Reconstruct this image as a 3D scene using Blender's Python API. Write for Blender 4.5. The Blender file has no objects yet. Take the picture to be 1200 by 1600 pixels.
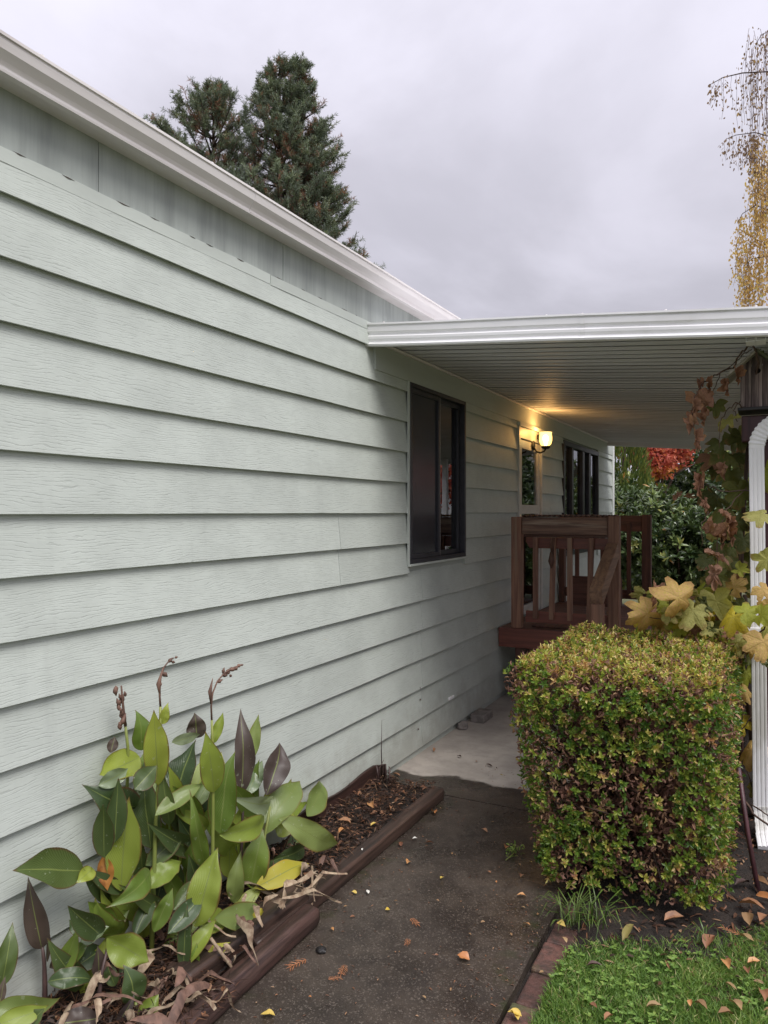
import bpy, math, random
import numpy as np
from mathutils import Vector, Matrix, noise as mnoise

SC = bpy.context.scene
COL = SC.collection
R = random.Random(7)
NR = np.random.default_rng(7)

# ------------------------------------------------------------------ camera
F_PX = 1150.0
CAM_X, CAM_H = 2.15, 1.674
TH = math.atan2(600.0, F_PX)
ST, CT = math.sin(TH), math.cos(TH)
cd = bpy.data.cameras.new('camera')
cam = bpy.data.objects.new('camera', cd)
COL.objects.link(cam)
cam.location = (CAM_X, 0, CAM_H)
cam.rotation_euler = (math.radians(90), 0, TH)
cd.sensor_fit = 'AUTO'
cd.sensor_width = 36.0
cd.lens = 36.0 * F_PX / 1600.0
cd.clip_end = 3000
cd.clip_start = 0.05
SC.camera = cam

# ------------------------------------------------------------------ sky and sun (overcast)
SUN_DIR = Vector((0.50, -0.27, 0.84)).normalized()
w = bpy.data.worlds.new('World')
SC.world = w
w.use_nodes = True
nt = w.node_tree
nt.nodes.clear()
def wn(t, **k):
    n = nt.nodes.new(t)
    for a, b in k.items():
        setattr(n, a, b)
    return n
def wl(a, b):
    nt.links.new(a, b)
def wmath(op, a, b=None, clamp=False):
    n = wn('ShaderNodeMath', operation=op, use_clamp=clamp)
    for i, v in enumerate((a, b)):
        if v is None: continue
        if isinstance(v, (int, float)): n.inputs[i].default_value = v
        else: wl(v, n.inputs[i])
    return n.outputs[0]
out = wn('ShaderNodeOutputWorld')
bg = wn('ShaderNodeBackground')
bg.inputs['Strength'].default_value = 0.1
wl(bg.outputs[0], out.inputs[0])
tc = wn('ShaderNodeTexCoord')
sep = wn('ShaderNodeSeparateXYZ')
wl(tc.outputs['Generated'], sep.inputs[0])
zc = wmath('MAXIMUM', sep.outputs[2], 0.0)
dn = wmath('ADD', zc, 0.22)
cx = wmath('DIVIDE', sep.outputs[0], dn)
cy = wmath('DIVIDE', sep.outputs[1], dn)
cmb = wn('ShaderNodeCombineXYZ')
wl(cx, cmb.inputs[0]); wl(cy, cmb.inputs[1])
n1 = wn('ShaderNodeTexNoise')
n1.inputs['Scale'].default_value = 1.15; n1.inputs['Detail'].default_value = 7; n1.inputs['Roughness'].default_value = 0.52
n1.inputs['Distortion'].default_value = 0.35
wl(cmb.outputs[0], n1.inputs['Vector'])
ramp = wn('ShaderNodeMapRange', interpolation_type='SMOOTHSTEP')
wl(n1.outputs[0], ramp.inputs[0])
ramp.inputs[1].default_value = 0.38; ramp.inputs[2].default_value = 0.66
ramp.inputs[3].default_value = 0.87; ramp.inputs[4].default_value = 1.17
lum = wmath('ADD', wmath('ADD', wmath('MULTIPLY', zc, 0.7), 3.25), wmath('MULTIPLY', wmath('POWER', zc, 3.0), 8.8))     # overcast: zenith far brighter than the horizon
lum = wmath('MULTIPLY', lum, ramp.outputs[0])
cc = wn('ShaderNodeMix', data_type='RGBA', blend_type='MULTIPLY')
cc.inputs[0].default_value = 1.0
cc.inputs[6].default_value = (0.957, 0.935, 1.075, 1)
cmb2 = wn('ShaderNodeCombineXYZ')
for i in range(3): wl(lum, cmb2.inputs[i])
wl(cmb2.outputs[0], cc.inputs[7])
sky = wn('ShaderNodeTexSky', sky_type='NISHITA')
sky.sun_disc = False
sky.sun_elevation = math.asin(SUN_DIR.z)
sky.sun_rotation = math.atan2(SUN_DIR.x, SUN_DIR.y)
hs = wn('ShaderNodeHueSaturation')
hs.inputs['Saturation'].default_value = 0.25
wl(sky.outputs[0], hs.inputs['Color'])
mx = wn('ShaderNodeMix', data_type='RGBA')
mx.inputs[0].default_value = 0.94
wl(hs.outputs[0], mx.inputs[6]); wl(cc.outputs[2], mx.inputs[7])
wl(mx.outputs[2], bg.inputs['Color'])

sd = bpy.data.lights.new('sun', 'SUN')
sd.energy = 1.5
sd.angle = math.radians(30)
sd.color = (1.0, 0.965, 0.91)
sun = bpy.data.objects.new('sun', sd)
COL.objects.link(sun)
sun.rotation_euler = SUN_DIR.to_track_quat('Z', 'Y').to_euler()
sun.location = (6, -6, 12)

SC.view_settings.view_transform = 'Standard'
SC.view_settings.look = 'None'
SC.view_settings.gamma = 1
SC.view_settings.use_curve_mapping = False
SC.view_settings.exposure = 0.85
SC.render.engine = 'CYCLES'
SC.cycles.use_denoising = True
SC.cycles.max_bounces = 8
SC.cycles.transparent_max_bounces = 12

# ------------------------------------------------------------------ helpers
def P(u, v, x=None, y=None, z=None):
    """a point of the place seen at photograph pixel (u, v), on the plane x=, y= or z="""
    r = (u - 600) / F_PX
    a = (-ST + r * CT, CT + r * ST, (801 - v) / F_PX)
    if x is not None: t = (x - CAM_X) / a[0]
    elif y is not None: t = y / a[1]
    else: t = (z - CAM_H) / a[2]
    return Vector((CAM_X + t * a[0], t * a[1], CAM_H + t * a[2]))

ORG = {}
def thing(name, label, cat, loc=(0, 0, 0), group=None):
    o = bpy.data.objects.new(name, None)
    COL.objects.link(o)
    o.location = loc
    o.empty_display_size = 0.1
    ORG[o.name] = Vector(loc)
    return tag(o, label, cat, group)
def tag(o, label=None, cat=None, group=None, kind=None):
    if label: o['label'] = label
    if cat: o['category'] = cat
    if group: o['group'] = group
    if kind: o['kind'] = kind
    return o
def origin(o):
    return ORG.get(o.name, Vector((0, 0, 0))) if o is not None else Vector((0, 0, 0))

class MB:
    """collects shapes in world coordinates; build() links them as ONE mesh object"""
    def __init__(s):
        s.v, s.f, s.m, s.sm = [], [], [], []
    def add(s, vs, fs, mi=0, smooth=False):
        b = len(s.v)
        s.v += [tuple(q) for q in vs]
        for f in fs:
            s.f.append([b + i for i in f]); s.m.append(mi); s.sm.append(smooth)
        return s
    def box(s, a, b, mi=0):
        (x0, y0, z0), (x1, y1, z1) = a, b
        x0, x1 = min(x0, x1), max(x0, x1); y0, y1 = min(y0, y1), max(y0, y1); z0, z1 = min(z0, z1), max(z0, z1)
        return s.add([(x0, y0, z0), (x1, y0, z0), (x1, y1, z0), (x0, y1, z0), (x0, y0, z1), (x1, y0, z1), (x1, y1, z1), (x0, y1, z1)],
                     [(0, 3, 2, 1), (4, 5, 6, 7), (0, 1, 5, 4), (1, 2, 6, 5), (2, 3, 7, 6), (3, 0, 4, 7)], mi)
    def beam(s, p, q, wd, ht, up=(0, 0, 1), mi=0):
        p, q = Vector(p), Vector(q)
        d = (q - p).normalized(); r = d.cross(Vector(up)).normalized(); u = r.cross(d)
        vs = [e + r * (sx * wd / 2) + u * (sz * ht / 2) for e in (p, q) for sx, sz in ((-1, -1), (1, -1), (1, 1), (-1, 1))]
        return s.add(vs, [(0, 1, 2, 3), (7, 6, 5, 4), (0, 4, 5, 1), (1, 5, 6, 2), (2, 6, 7, 3), (3, 7, 4, 0)], mi)
    def sweep(s, prof, path, mi=0, closed=True, caps=True, smooth=False, up=(0, 0, 1), scales=None):
        """sweep a 2-D profile (side, up) along a path"""
        n = len(prof); rings = []
        path = [Vector(p) for p in path]
        lastu = Vector(up)
        for i, p in enumerate(path):
            d = (path[min(i + 1, len(path) - 1)] - path[max(i - 1, 0)]).normalized()
            r = d.cross(lastu)
            if r.length < 1e-4: r = d.cross(Vector((1, 0.1, 0)))
            r.normalize(); u = r.cross(d).normalized(); lastu = u
            k = scales[i] if scales else 1.0
            rings.append([p + r * (a * k) + u * (b * k) for a, b in prof])
        vs = [q for g in rings for q in g]; fs = []
        for i in range(len(rings) - 1):
            for j in range(n if closed else n - 1):
                k = (j + 1) % n
                fs.append((i * n + j, i * n + k, (i + 1) * n + k, (i + 1) * n + j))
        if caps and closed:
            fs.append(tuple(range(n - 1, -1, -1))); fs.append(tuple((len(rings) - 1) * n + j for j in range(n)))
        return s.add(vs, fs, mi, smooth)
    def tube(s, path, rad, n=8, mi=0, smooth=True):
        prof = [(math.cos(2 * math.pi * i / n), math.sin(2 * math.pi * i / n)) for i in range(n)]
        sc = rad if isinstance(rad, (list, tuple)) else [rad] * len(path)
        return s.sweep(prof, path, mi, smooth=smooth, scales=list(sc))
    def lathe(s, c, prof, n=20, mi=0, smooth=True):
        vs = [(c[0] + r * math.cos(2 * math.pi * j / n), c[1] + r * math.sin(2 * math.pi * j / n), c[2] + z) for r, z in prof for j in range(n)]
        fs = [(i * n + j, i * n + (j + 1) % n, (i + 1) * n + (j + 1) % n, (i + 1) * n + j) for i in range(len(prof) - 1) for j in range(n)]
        return s.add(vs, fs, mi, smooth)
    def build(s, name, mats, parent=None, bevel=0.0, local=False):
        o = mesh_obj(name, s.v, s.f, mats, parent, mi=s.m, sm=s.sm, local=local)
        if bevel:
            b = o.modifiers.new('bevel', 'BEVEL'); b.width = bevel; b.segments = 2; b.limit_method = 'ANGLE'; b.angle_limit = 0.6
        return o

def link(name, me, parent=None, loc=(0, 0, 0)):
    o = bpy.data.objects.new(name, me)
    COL.objects.link(o)
    if parent is not None: o.parent = parent
    o.location = loc
    ORG[o.name] = origin(parent) + Vector(loc)
    return o

def mesh_obj(name, v, f, mats, parent=None, mi=None, sm=None, tint=None, uv=None, local=False):
    me = bpy.data.meshes.new(name)
    g = origin(parent)
    if not local and g.length > 0:
        v = np.asarray(v, dtype=float) - np.array(g)
    if isinstance(v, np.ndarray): v = v.tolist()
    if isinstance(f, np.ndarray): f = f.tolist()
    me.from_pydata(v, [], f)
    for m in (mats if isinstance(mats, (list, tuple)) else [mats]): me.materials.append(m)
    if mi is not None: me.polygons.foreach_set('material_index', np.asarray(mi, dtype=np.int32))
    if sm is not None: me.polygons.foreach_set('use_smooth', np.asarray(sm, dtype=bool))
    if tint is not None:
        at = me.attributes.new('tint', 'FLOAT', 'FACE')
        at.data.foreach_set('value', np.asarray(tint, dtype=np.float32))
    if uv is not None:
        ul = me.uv_layers.new(name='UVMap')
        lv = np.zeros(len(me.loops), dtype=np.int32); me.loops.foreach_get('vertex_index', lv)
        ul.data.foreach_set('uv', np.asarray(uv, dtype=np.float32)[lv].ravel())
    me.update()
    return link(name, me, parent)

# ---- materials
def newmat(name):
    m = bpy.data.materials.new(name); m.use_nodes = True
    t = m.node_tree; b = t.nodes['Principled BSDF']
    return m, t, b
class G:
    def __init__(s, t): s.t = t
    def n(s, ty, ins=None, **k):
        n = s.t.nodes.new(ty)
        for a, b in k.items(): setattr(n, a, b)
        for a, b in (ins or {}).items():
            if hasattr(b, 'is_linked') or isinstance(b, bpy.types.NodeSocket): s.t.links.new(b, n.inputs[a])
            else: n.inputs[a].default_value = b
        return n
    def l(s, a, b): s.t.links.new(a, b)
    def math(s, op, a, b=0.0, clamp=False):
        return s.n('ShaderNodeMath', {0: a, 1: b}, operation=op, use_clamp=clamp).outputs[0]
    def mix(s, fac, a, b, blend='MIX'):
        return s.n('ShaderNodeMix', {0: fac, 6: a, 7: b}, data_type='RGBA', blend_type=blend).outputs[2]
    def rng(s, v, a, b, c=0.0, d=1.0, smooth=True):
        return s.n('ShaderNodeMapRange', {0: v, 1: a, 2: b, 3: c, 4: d}, interpolation_type='SMOOTHSTEP' if smooth else 'LINEAR').outputs[0]
    def coord(s, scale=(1, 1, 1), kind='Object', rnd=True):
        tc = s.n('ShaderNodeTexCoord')
        v = tc.outputs[kind]
        if rnd:
            oi = s.n('ShaderNodeObjectInfo')
            cm = s.n('ShaderNodeCombineXYZ', {0: s.math('MULTIPLY', oi.outputs['Random'], 37.0), 1: s.math('MULTIPLY', oi.outputs['Random'], 91.0), 2: s.math('MULTIPLY', oi.outputs['Random'], 53.0)})
            v = s.n('ShaderNodeVectorMath', {0: v, 1: cm.outputs[0]}, operation='ADD').outputs[0]
        return s.n('ShaderNodeVectorMath', {0: v, 1: scale}, operation='MULTIPLY').outputs[0]
    def noise(s, vec, scale=1.0, detail=4, rough=0.5, dist=0.0):
        return s.n('ShaderNodeTexNoise', {'Vector': vec, 'Scale': scale, 'Detail': detail, 'Roughness': rough, 'Distortion': dist}).outputs[0]
def c4(c): return (c[0], c[1], c[2], 1)

def pm(name, c1, c2, scale=(4, 4, 4), rough=0.6, bump=0.2, bscale=None, rnd=0.12, metallic=0.0, spec=0.5, lo=0.35, hi=0.65, c3=None, detail=5, bdist=0.004, dirt=0.0):
    m, t, b = newmat(name); g = G(t)
    v = g.coord(scale)
    f = g.rng(g.noise(v, 1.0, detail, 0.6, 0.3), lo, hi)
    col = g.mix(f, c4(c1), c4(c2))
    if c3 is not None:
        f3 = g.rng(g.noise(g.coord(tuple(q * 0.37 for q in scale)), 1.0, 5, 0.65), 0.52, 0.68)
        col = g.mix(f3, col, c4(c3))
    if rnd:
        oi = g.n('ShaderNodeObjectInfo')
        val = g.rng(oi.outputs['Random'], 0, 1, 1 - rnd, 1 + rnd, False)
        col = g.n('ShaderNodeHueSaturation', {'Value': val, 'Color': col}).outputs[0]
    g.l(col, b.inputs['Base Color'])
    b.inputs['Roughness'].default_value = rough
    b.inputs['Metallic'].default_value = metallic
    b.inputs['Specular IOR Level'].default_value = spec
    if bump:
        bs = bscale or tuple(q * 6 for q in scale)
        bn = g.n('ShaderNodeBump', {'Strength': bump, 'Distance': bdist, 'Height': g.noise(g.coord(bs), 1.0, 6, 0.65)})
        g.l(bn.outputs[0], b.inputs['Normal'])
    return m

def leafmat(name, cols, trans=0.35, rough=0.45, objrand=True, veins=False, spec=0.4, edge=None, mottle=None):
    """cols: list of (pos, colour) over the per-leaf tint"""
    m, t, b = newmat(name); g = G(t)
    at = g.n('ShaderNodeAttribute', attribute_name='tint')
    fac = at.outputs['Fac']
    if objrand:
        oi = g.n('ShaderNodeObjectInfo')
        fac = oi.outputs['Random']
    cr = g.n('ShaderNodeValToRGB', {0: fac})
    e = cr.color_ramp.elements
    while len(e) < len(cols): e.new(0.5)
    for q, (p, c) in zip(e, cols): q.position = p; q.color = c4(c)
    col = cr.outputs[0]
    if mottle is not None:
        mf = g.rng(g.noise(g.coord((16, 16, 16)), 1.0, 5, 0.6), 0.5, 0.68)
        col = g.mix(g.math('MULTIPLY', mf, mottle[1]), col, c4(mottle[0]))
    if name.startswith('vine_'):
        ov = g.n('ShaderNodeTexCoord').outputs['Object']
        vein = None
        for ang_ in (0, 50, -50, 112, -112):
            a_ = math.radians(ang_)
            al = g.n('ShaderNodeVectorMath', {0: ov, 1: (math.sin(a_), math.cos(a_), 0)}, operation='DOT_PRODUCT').outputs['Value']
            ac = g.math('ABSOLUTE', g.n('ShaderNodeVectorMath', {0: ov, 1: (math.cos(a_), -math.sin(a_), 0)}, operation='DOT_PRODUCT').outputs['Value'])
            side = g.math('SINE', g.math('MULTIPLY', g.math('SUBTRACT', al, g.math('MULTIPLY', ac, .8)), 42.0))
            near = g.math('MULTIPLY', g.rng(ac, 0.20, 0.30, 0.45, 0.0), g.rng(side, 0.75, 1.0, 0.0, 1.0))
            m_ = g.math('MULTIPLY', g.math('MAXIMUM', g.rng(ac, 0.014, 0.04, 1.0, 0.0), near), g.rng(al, 0.0, 0.05, 0.0, 1.0))
            vein = m_ if vein is None else g.math('MAXIMUM', vein, m_)
        col = g.mix(g.math('MULTIPLY', vein, 0.3), col, g.mix(0.45, col, (0.12, 0.13, 0.03, 1)))
        rad_ = g.math('ADD', g.n('ShaderNodeVectorMath', {0: ov}, operation='LENGTH').outputs['Value'], g.math('MULTIPLY', g.math('SUBTRACT', g.noise(g.coord((7, 7, 7)), 1.0, 4, .6), .5), .7))
        col = g.mix(g.rng(rad_, 0.68, 0.98, 0.0, 0.55), col, (0.30, 0.16, 0.07, 1))
        bn = g.n('ShaderNodeBump', {'Strength': 0.3, 'Distance': 0.04, 'Height': g.math('SUBTRACT', g.noise(g.coord((6, 6, 6)), 1.0, 3, .5), vein)})
        g.l(bn.outputs[0], b.inputs['Normal'])
    b.inputs['Roughness'].default_value = rough
    b.inputs['Specular IOR Level'].default_value = spec
    if veins:
        uvn = g.n('ShaderNodeTexCoord').outputs['UV']
        sp = g.n('ShaderNodeSeparateXYZ', {0: uvn})
        au = g.math('ABSOLUTE', g.math('SUBTRACT', sp.outputs[0], 0.5))     # 0 at midrib, .5 at edge
        wv = g.math('SINE', g.math('MULTIPLY', g.math('SUBTRACT', g.math('MULTIPLY', sp.outputs[1], 1.0), g.math('MULTIPLY', au, 0.7)), 150.0))
        col = g.mix(g.rng(wv, 0.3, 1.0, 0.0, 0.10), col, (0.20, 0.25, 0.09, 1))
        col = g.mix(g.rng(au, 0.012, 0.03, 0.75, 0.0), col, (0.22, 0.27, 0.08, 1))
        if edge is not None:
            nz = g.noise(g.coord((9, 9, 9)), 1.0, 4, 0.6)
            ef = g.math('ADD', au, g.math('MULTIPLY', g.math('SUBTRACT', nz, 0.5), 0.16))
            col = g.mix(g.rng(ef, 0.43, 0.51, 0.0, 0.85), col, c4(edge))
            tf = g.math('ADD', sp.outputs[1], g.math('MULTIPLY', g.math('SUBTRACT', nz, 0.5), 0.15))
            col = g.mix(g.rng(tf, 0.93, 1.0, 0.0, 0.8), col, c4(edge))
        spots = g.rng(g.noise(g.coord((60, 60, 60)), 1.0, 2, 0.5), 0.68, 0.72)
        col = g.mix(g.math('MULTIPLY', spots, 0.35), col, (0.45, 0.5, 0.38, 1))
        bn = g.n('ShaderNodeBump', {'Strength': 0.16, 'Distance': 0.003, 'Height': wv})
        g.l(bn.outputs[0], b.inputs['Normal'])
    g.l(col, b.inputs['Base Color'])
    if trans:
        tr = g.n('ShaderNodeBsdfTranslucent', {'Color': g.mix(1.0, col, (1.2, 1.15, 0.6, 1), 'MULTIPLY')})
        ms = g.n('ShaderNodeMixShader', {0: trans})
        g.l(b.outputs[0], ms.inputs[1]); g.l(tr.outputs[0], ms.inputs[2])
        g.l(ms.outputs[0], t.nodes['Material Output'].inputs[0])
    return m

# ---- siding: embossed cedar grain running along y
def siding_mat(name, base, grain=1.0):
    m, t, b = newmat(name); g = G(t)
    v = g.coord((1, 1, 1))
    vy = g.n('ShaderNodeVectorMath', {0: v, 1: (0.0, 0.22, 1.0)}, operation='MULTIPLY').outputs[0]
    big = g.noise(g.n('ShaderNodeVectorMath', {0: v, 1: (0, 1.6, 7)}, operation='MULTIPLY').outputs[0], 1.0, 3, 0.5)
    fine = g.noise(g.n('ShaderNodeVectorMath', {0: v, 1: (0, 16, 60)}, operation='MULTIPLY').outputs[0], 1.0, 3, 0.6)
    sp = g.n('ShaderNodeSeparateXYZ', {0: v})
    ph = g.math('ADD', g.math('MULTIPLY', sp.outputs[2], 1.0), g.math('MULTIPLY', big, 0.10))
    ph = g.math('ADD', ph, g.math('MULTIPLY', fine, 0.012))
    wv = g.math('SINE', g.math('MULTIPLY', ph, 2 * math.pi / 0.0095))
    brk = g.rng(g.noise(g.n('ShaderNodeVectorMath', {0: v, 1: (0, 11, 95)}, operation='MULTIPLY').outputs[0], 1.0, 2, 0.5), 0.38, 0.58)
    line = g.math('MULTIPLY', g.rng(wv, 0.45, 0.98), brk)
    hgt = g.math('ADD', g.math('MULTIPLY', line, -1.0), g.math('MULTIPLY', fine, 0.5))
    bn = g.n('ShaderNodeBump', {'Strength': 0.27 * grain, 'Distance': 0.0028, 'Height': hgt})
    g.l(bn.outputs[0], b.inputs['Normal'])
    dirt = g.rng(g.noise(g.n('ShaderNodeVectorMath', {0: v, 1: (0, 2.3, 3.0)}, operation='MULTIPLY').outputs[0], 1.0, 6, 0.65), 0.35, 0.75)
    col = g.mix(dirt, c4(base), c4([q * 0.86 for q in base]))
    col = g.mix(g.math('MULTIPLY', line, 0.30), col, c4([q * 0.5 for q in base]))
    wz = g.n('ShaderNodeSeparateXYZ', {0: g.n('ShaderNodeNewGeometry').outputs['Position']})
    spl = g.math('ADD', wz.outputs[2], g.math('MULTIPLY', g.math('SUBTRACT', g.noise(g.coord((3, 5, 5), rnd=False), 1.0, 6, .7), .5), .9))
    col = g.mix(g.rng(spl, 0.0, 0.38, 0.42, 0.0), col, (0.24, 0.22, 0.18, 1))       # rain splash above the soil
    strk = g.rng(g.noise(g.coord((1, 7, .5), rnd=False), 1.0, 5, .7), .56, .74)
    col = g.mix(g.math('MULTIPLY', strk, 0.16), col, (0.30, 0.32, 0.30, 1))
    oi = g.n('ShaderNodeObjectInfo')
    col = g.n('ShaderNodeHueSaturation', {'Value': g.rng(oi.outputs['Random'], 0, 1, 0.95, 1.03, False), 'Color': col}).outputs[0]
    g.l(col, b.inputs['Base Color'])
    b.inputs['Roughness'].default_value = 0.55
    b.inputs['Specular IOR Level'].default_value = 0.35
    return m
SAGE = (0.562, 0.606, 0.562)
M = {}
M['siding'] = siding_mat('sage_siding', SAGE)
# frieze: smooth painted sheet with grey rain streaks
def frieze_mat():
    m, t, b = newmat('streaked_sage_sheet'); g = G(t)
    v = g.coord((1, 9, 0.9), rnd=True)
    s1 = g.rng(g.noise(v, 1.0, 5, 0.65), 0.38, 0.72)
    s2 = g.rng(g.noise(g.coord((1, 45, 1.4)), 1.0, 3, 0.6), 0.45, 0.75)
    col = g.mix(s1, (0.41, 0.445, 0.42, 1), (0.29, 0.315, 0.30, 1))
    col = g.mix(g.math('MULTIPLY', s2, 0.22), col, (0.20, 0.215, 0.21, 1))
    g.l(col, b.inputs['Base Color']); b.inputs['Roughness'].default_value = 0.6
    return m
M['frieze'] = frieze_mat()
M['trim'] = pm('sage_trim_paint', [q * 0.93 for q in SAGE], [q * 1.0 for q in SAGE], (2, 3, 9), 0.55, 0.15, rnd=0.03)
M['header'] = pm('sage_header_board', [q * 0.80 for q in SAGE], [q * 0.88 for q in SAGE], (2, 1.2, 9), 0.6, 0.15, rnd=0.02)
M['gutter'] = pm('weathered_white_gutter', (0.82, 0.785, 0.775), (0.74, 0.70, 0.69), (3, 1.2, 14), 0.42, 0.05, rnd=0.0, c3=(0.60, 0.555, 0.54))
M['white'] = pm('white_painted_metal', (0.90, 0.90, 0.91), (0.86, 0.86, 0.87), (2, 2, 5), 0.38, 0.04, rnd=0.02, c3=(0.74, 0.735, 0.725))
M['downspout'] = pm('white_downspout_enamel', (0.88, 0.88, 0.89), (0.82, 0.82, 0.82), (6, 6, 2.2), 0.35, 0.03, rnd=0.0, c3=(0.60, 0.59, 0.55))
M['pan'] = pm('offwhite_roof_pan', (0.70, 0.70, 0.71), (0.64, 0.64, 0.65), (0.7, 3, 1), 0.5, 0.05, rnd=0.05)
M['bronze'] = pm('dark_bronze_frame', (0.028, 0.028, 0.036), (0.04, 0.04, 0.05), (5, 5, 5), 0.4, 0.05, rnd=0.0)
M['screen'] = pm('dark_window_screen', (0.028, 0.030, 0.038), (0.036, 0.038, 0.048), (5, 5, 5), 0.22, 0.0, rnd=0.0, spec=.5)
M['doorwhite'] = pm('ivory_door_paint', (0.62, 0.61, 0.58), (0.54, 0.53, 0.5), (3, 3, 8), 0.4, 0.05, rnd=0.03)
M['inner'] = pm('room_wall_paint', (0.34, 0.33, 0.31), (0.30, 0.29, 0.27), (1, 1, 1), 0.9, 0, rnd=0.0)
M['curtain'] = leafmat('pale_curtain_cloth', [(0, (.74, .72, .70)), (1, (.8, .78, .76))], .5, .8, spec=.2)
def glass_mat():
    m, t, b = newmat('window_glass'); g = G(t)
    t.nodes.remove(b)
    fr = g.n('ShaderNodeFresnel', {'IOR': 2.5})
    tr = g.n('ShaderNodeBsdfTransparent', {'Color': (0.75, 0.78, 0.78, 1)})
    gl = g.n('ShaderNodeBsdfGlossy', {'Color': (0.95, 0.96, 1, 1), 'Roughness': 0.0})
    ms = g.n('ShaderNodeMixShader', {0: fr.outputs[0], 1: tr.outputs[0], 2: gl.outputs[0]})
    g.l(ms.outputs[0], t.nodes['Material Output'].inputs[0])
    return m
M['glass'] = glass_mat()
# woods: grain along the named axis
def wood(name, a, bb, axis, c3=None, rough=0.6, k=1.0, rnd=0.14):
    sc = [34 * k, 34 * k, 34 * k]; sc[axis] = 1.8 * k
    return pm(name, a, bb, tuple(sc), rough, 0.75, tuple(q * 2.6 for q in sc), rnd=rnd, c3=c3, bdist=0.003)
RW1, RW2 = (0.16, 0.072, 0.052), (0.08, 0.038, 0.03)
M['redx'] = wood('redwood_stain_x', RW1, RW2, 0, (0.14, 0.085, 0.06))
M['redz'] = wood('redwood_stain_z', RW1, RW2, 2, (0.14, 0.08, 0.055))
M['redy'] = wood('redwood_stain_y', RW1, RW2, 1)
M['brown_z'] = wood('brown_post_wood', (0.36, 0.19, 0.125), (0.20, 0.10, 0.07), 2, (0.30, 0.20, 0.14))
M['brown_x'] = wood('weathered_rail_wood', (0.36, 0.215, 0.15), (0.15, 0.085, 0.065), 0, (0.46, 0.35, 0.27))
M['brown_y'] = wood('brown_rail_wood', (0.30, 0.18, 0.115), (0.17, 0.10, 0.07), 1)
M['redbd'] = wood('red_painted_board', (0.25, 0.085, 0.06), (0.16, 0.058, 0.044), 0, rough=0.45)
M['log'] = wood('wet_landscape_timber', (0.075, 0.044, 0.033), (0.024, 0.015, 0.012), 1, (0.12, 0.08, 0.06), 0.48)
M['logred'] = wood('wet_red_timber', (0.066, 0.034, 0.028), (0.026, 0.015, 0.013), 1, (0.10, 0.06, 0.05), 0.44)
M['bird'] = wood('weathered_birdhouse_plank', (0.20, 0.145, 0.14), (0.06, 0.043, 0.043), 2, (0.36, 0.29, 0.27), 0.7, 2.2, 0.3)
M['moss'] = pm('mossy_shingle', (0.13, 0.12, 0.10), (0.10, 0.13, 0.045), (22, 22, 22), 0.9, 0.8, rnd=0.1)
M['roofgrey'] = wood('grey_roof_board', (0.50, 0.46, 0.42), (0.28, 0.25, 0.22), 0)
M['maroon'] = wood('maroon_post_paint', (0.085, 0.03, 0.035), (0.05, 0.02, 0.024), 2, rough=0.4)
M['crack'] = pm('bare_wood_crack', (0.08, 0.06, 0.05), (0.04, 0.03, 0.025), (30, 30, 30), 0.9, 0, rnd=0)
M['black'] = pm('black_iron', (0.012, 0.011, 0.011), (0.02, 0.018, 0.017), (9, 9, 9), 0.45, 0.1, rnd=0)

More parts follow.
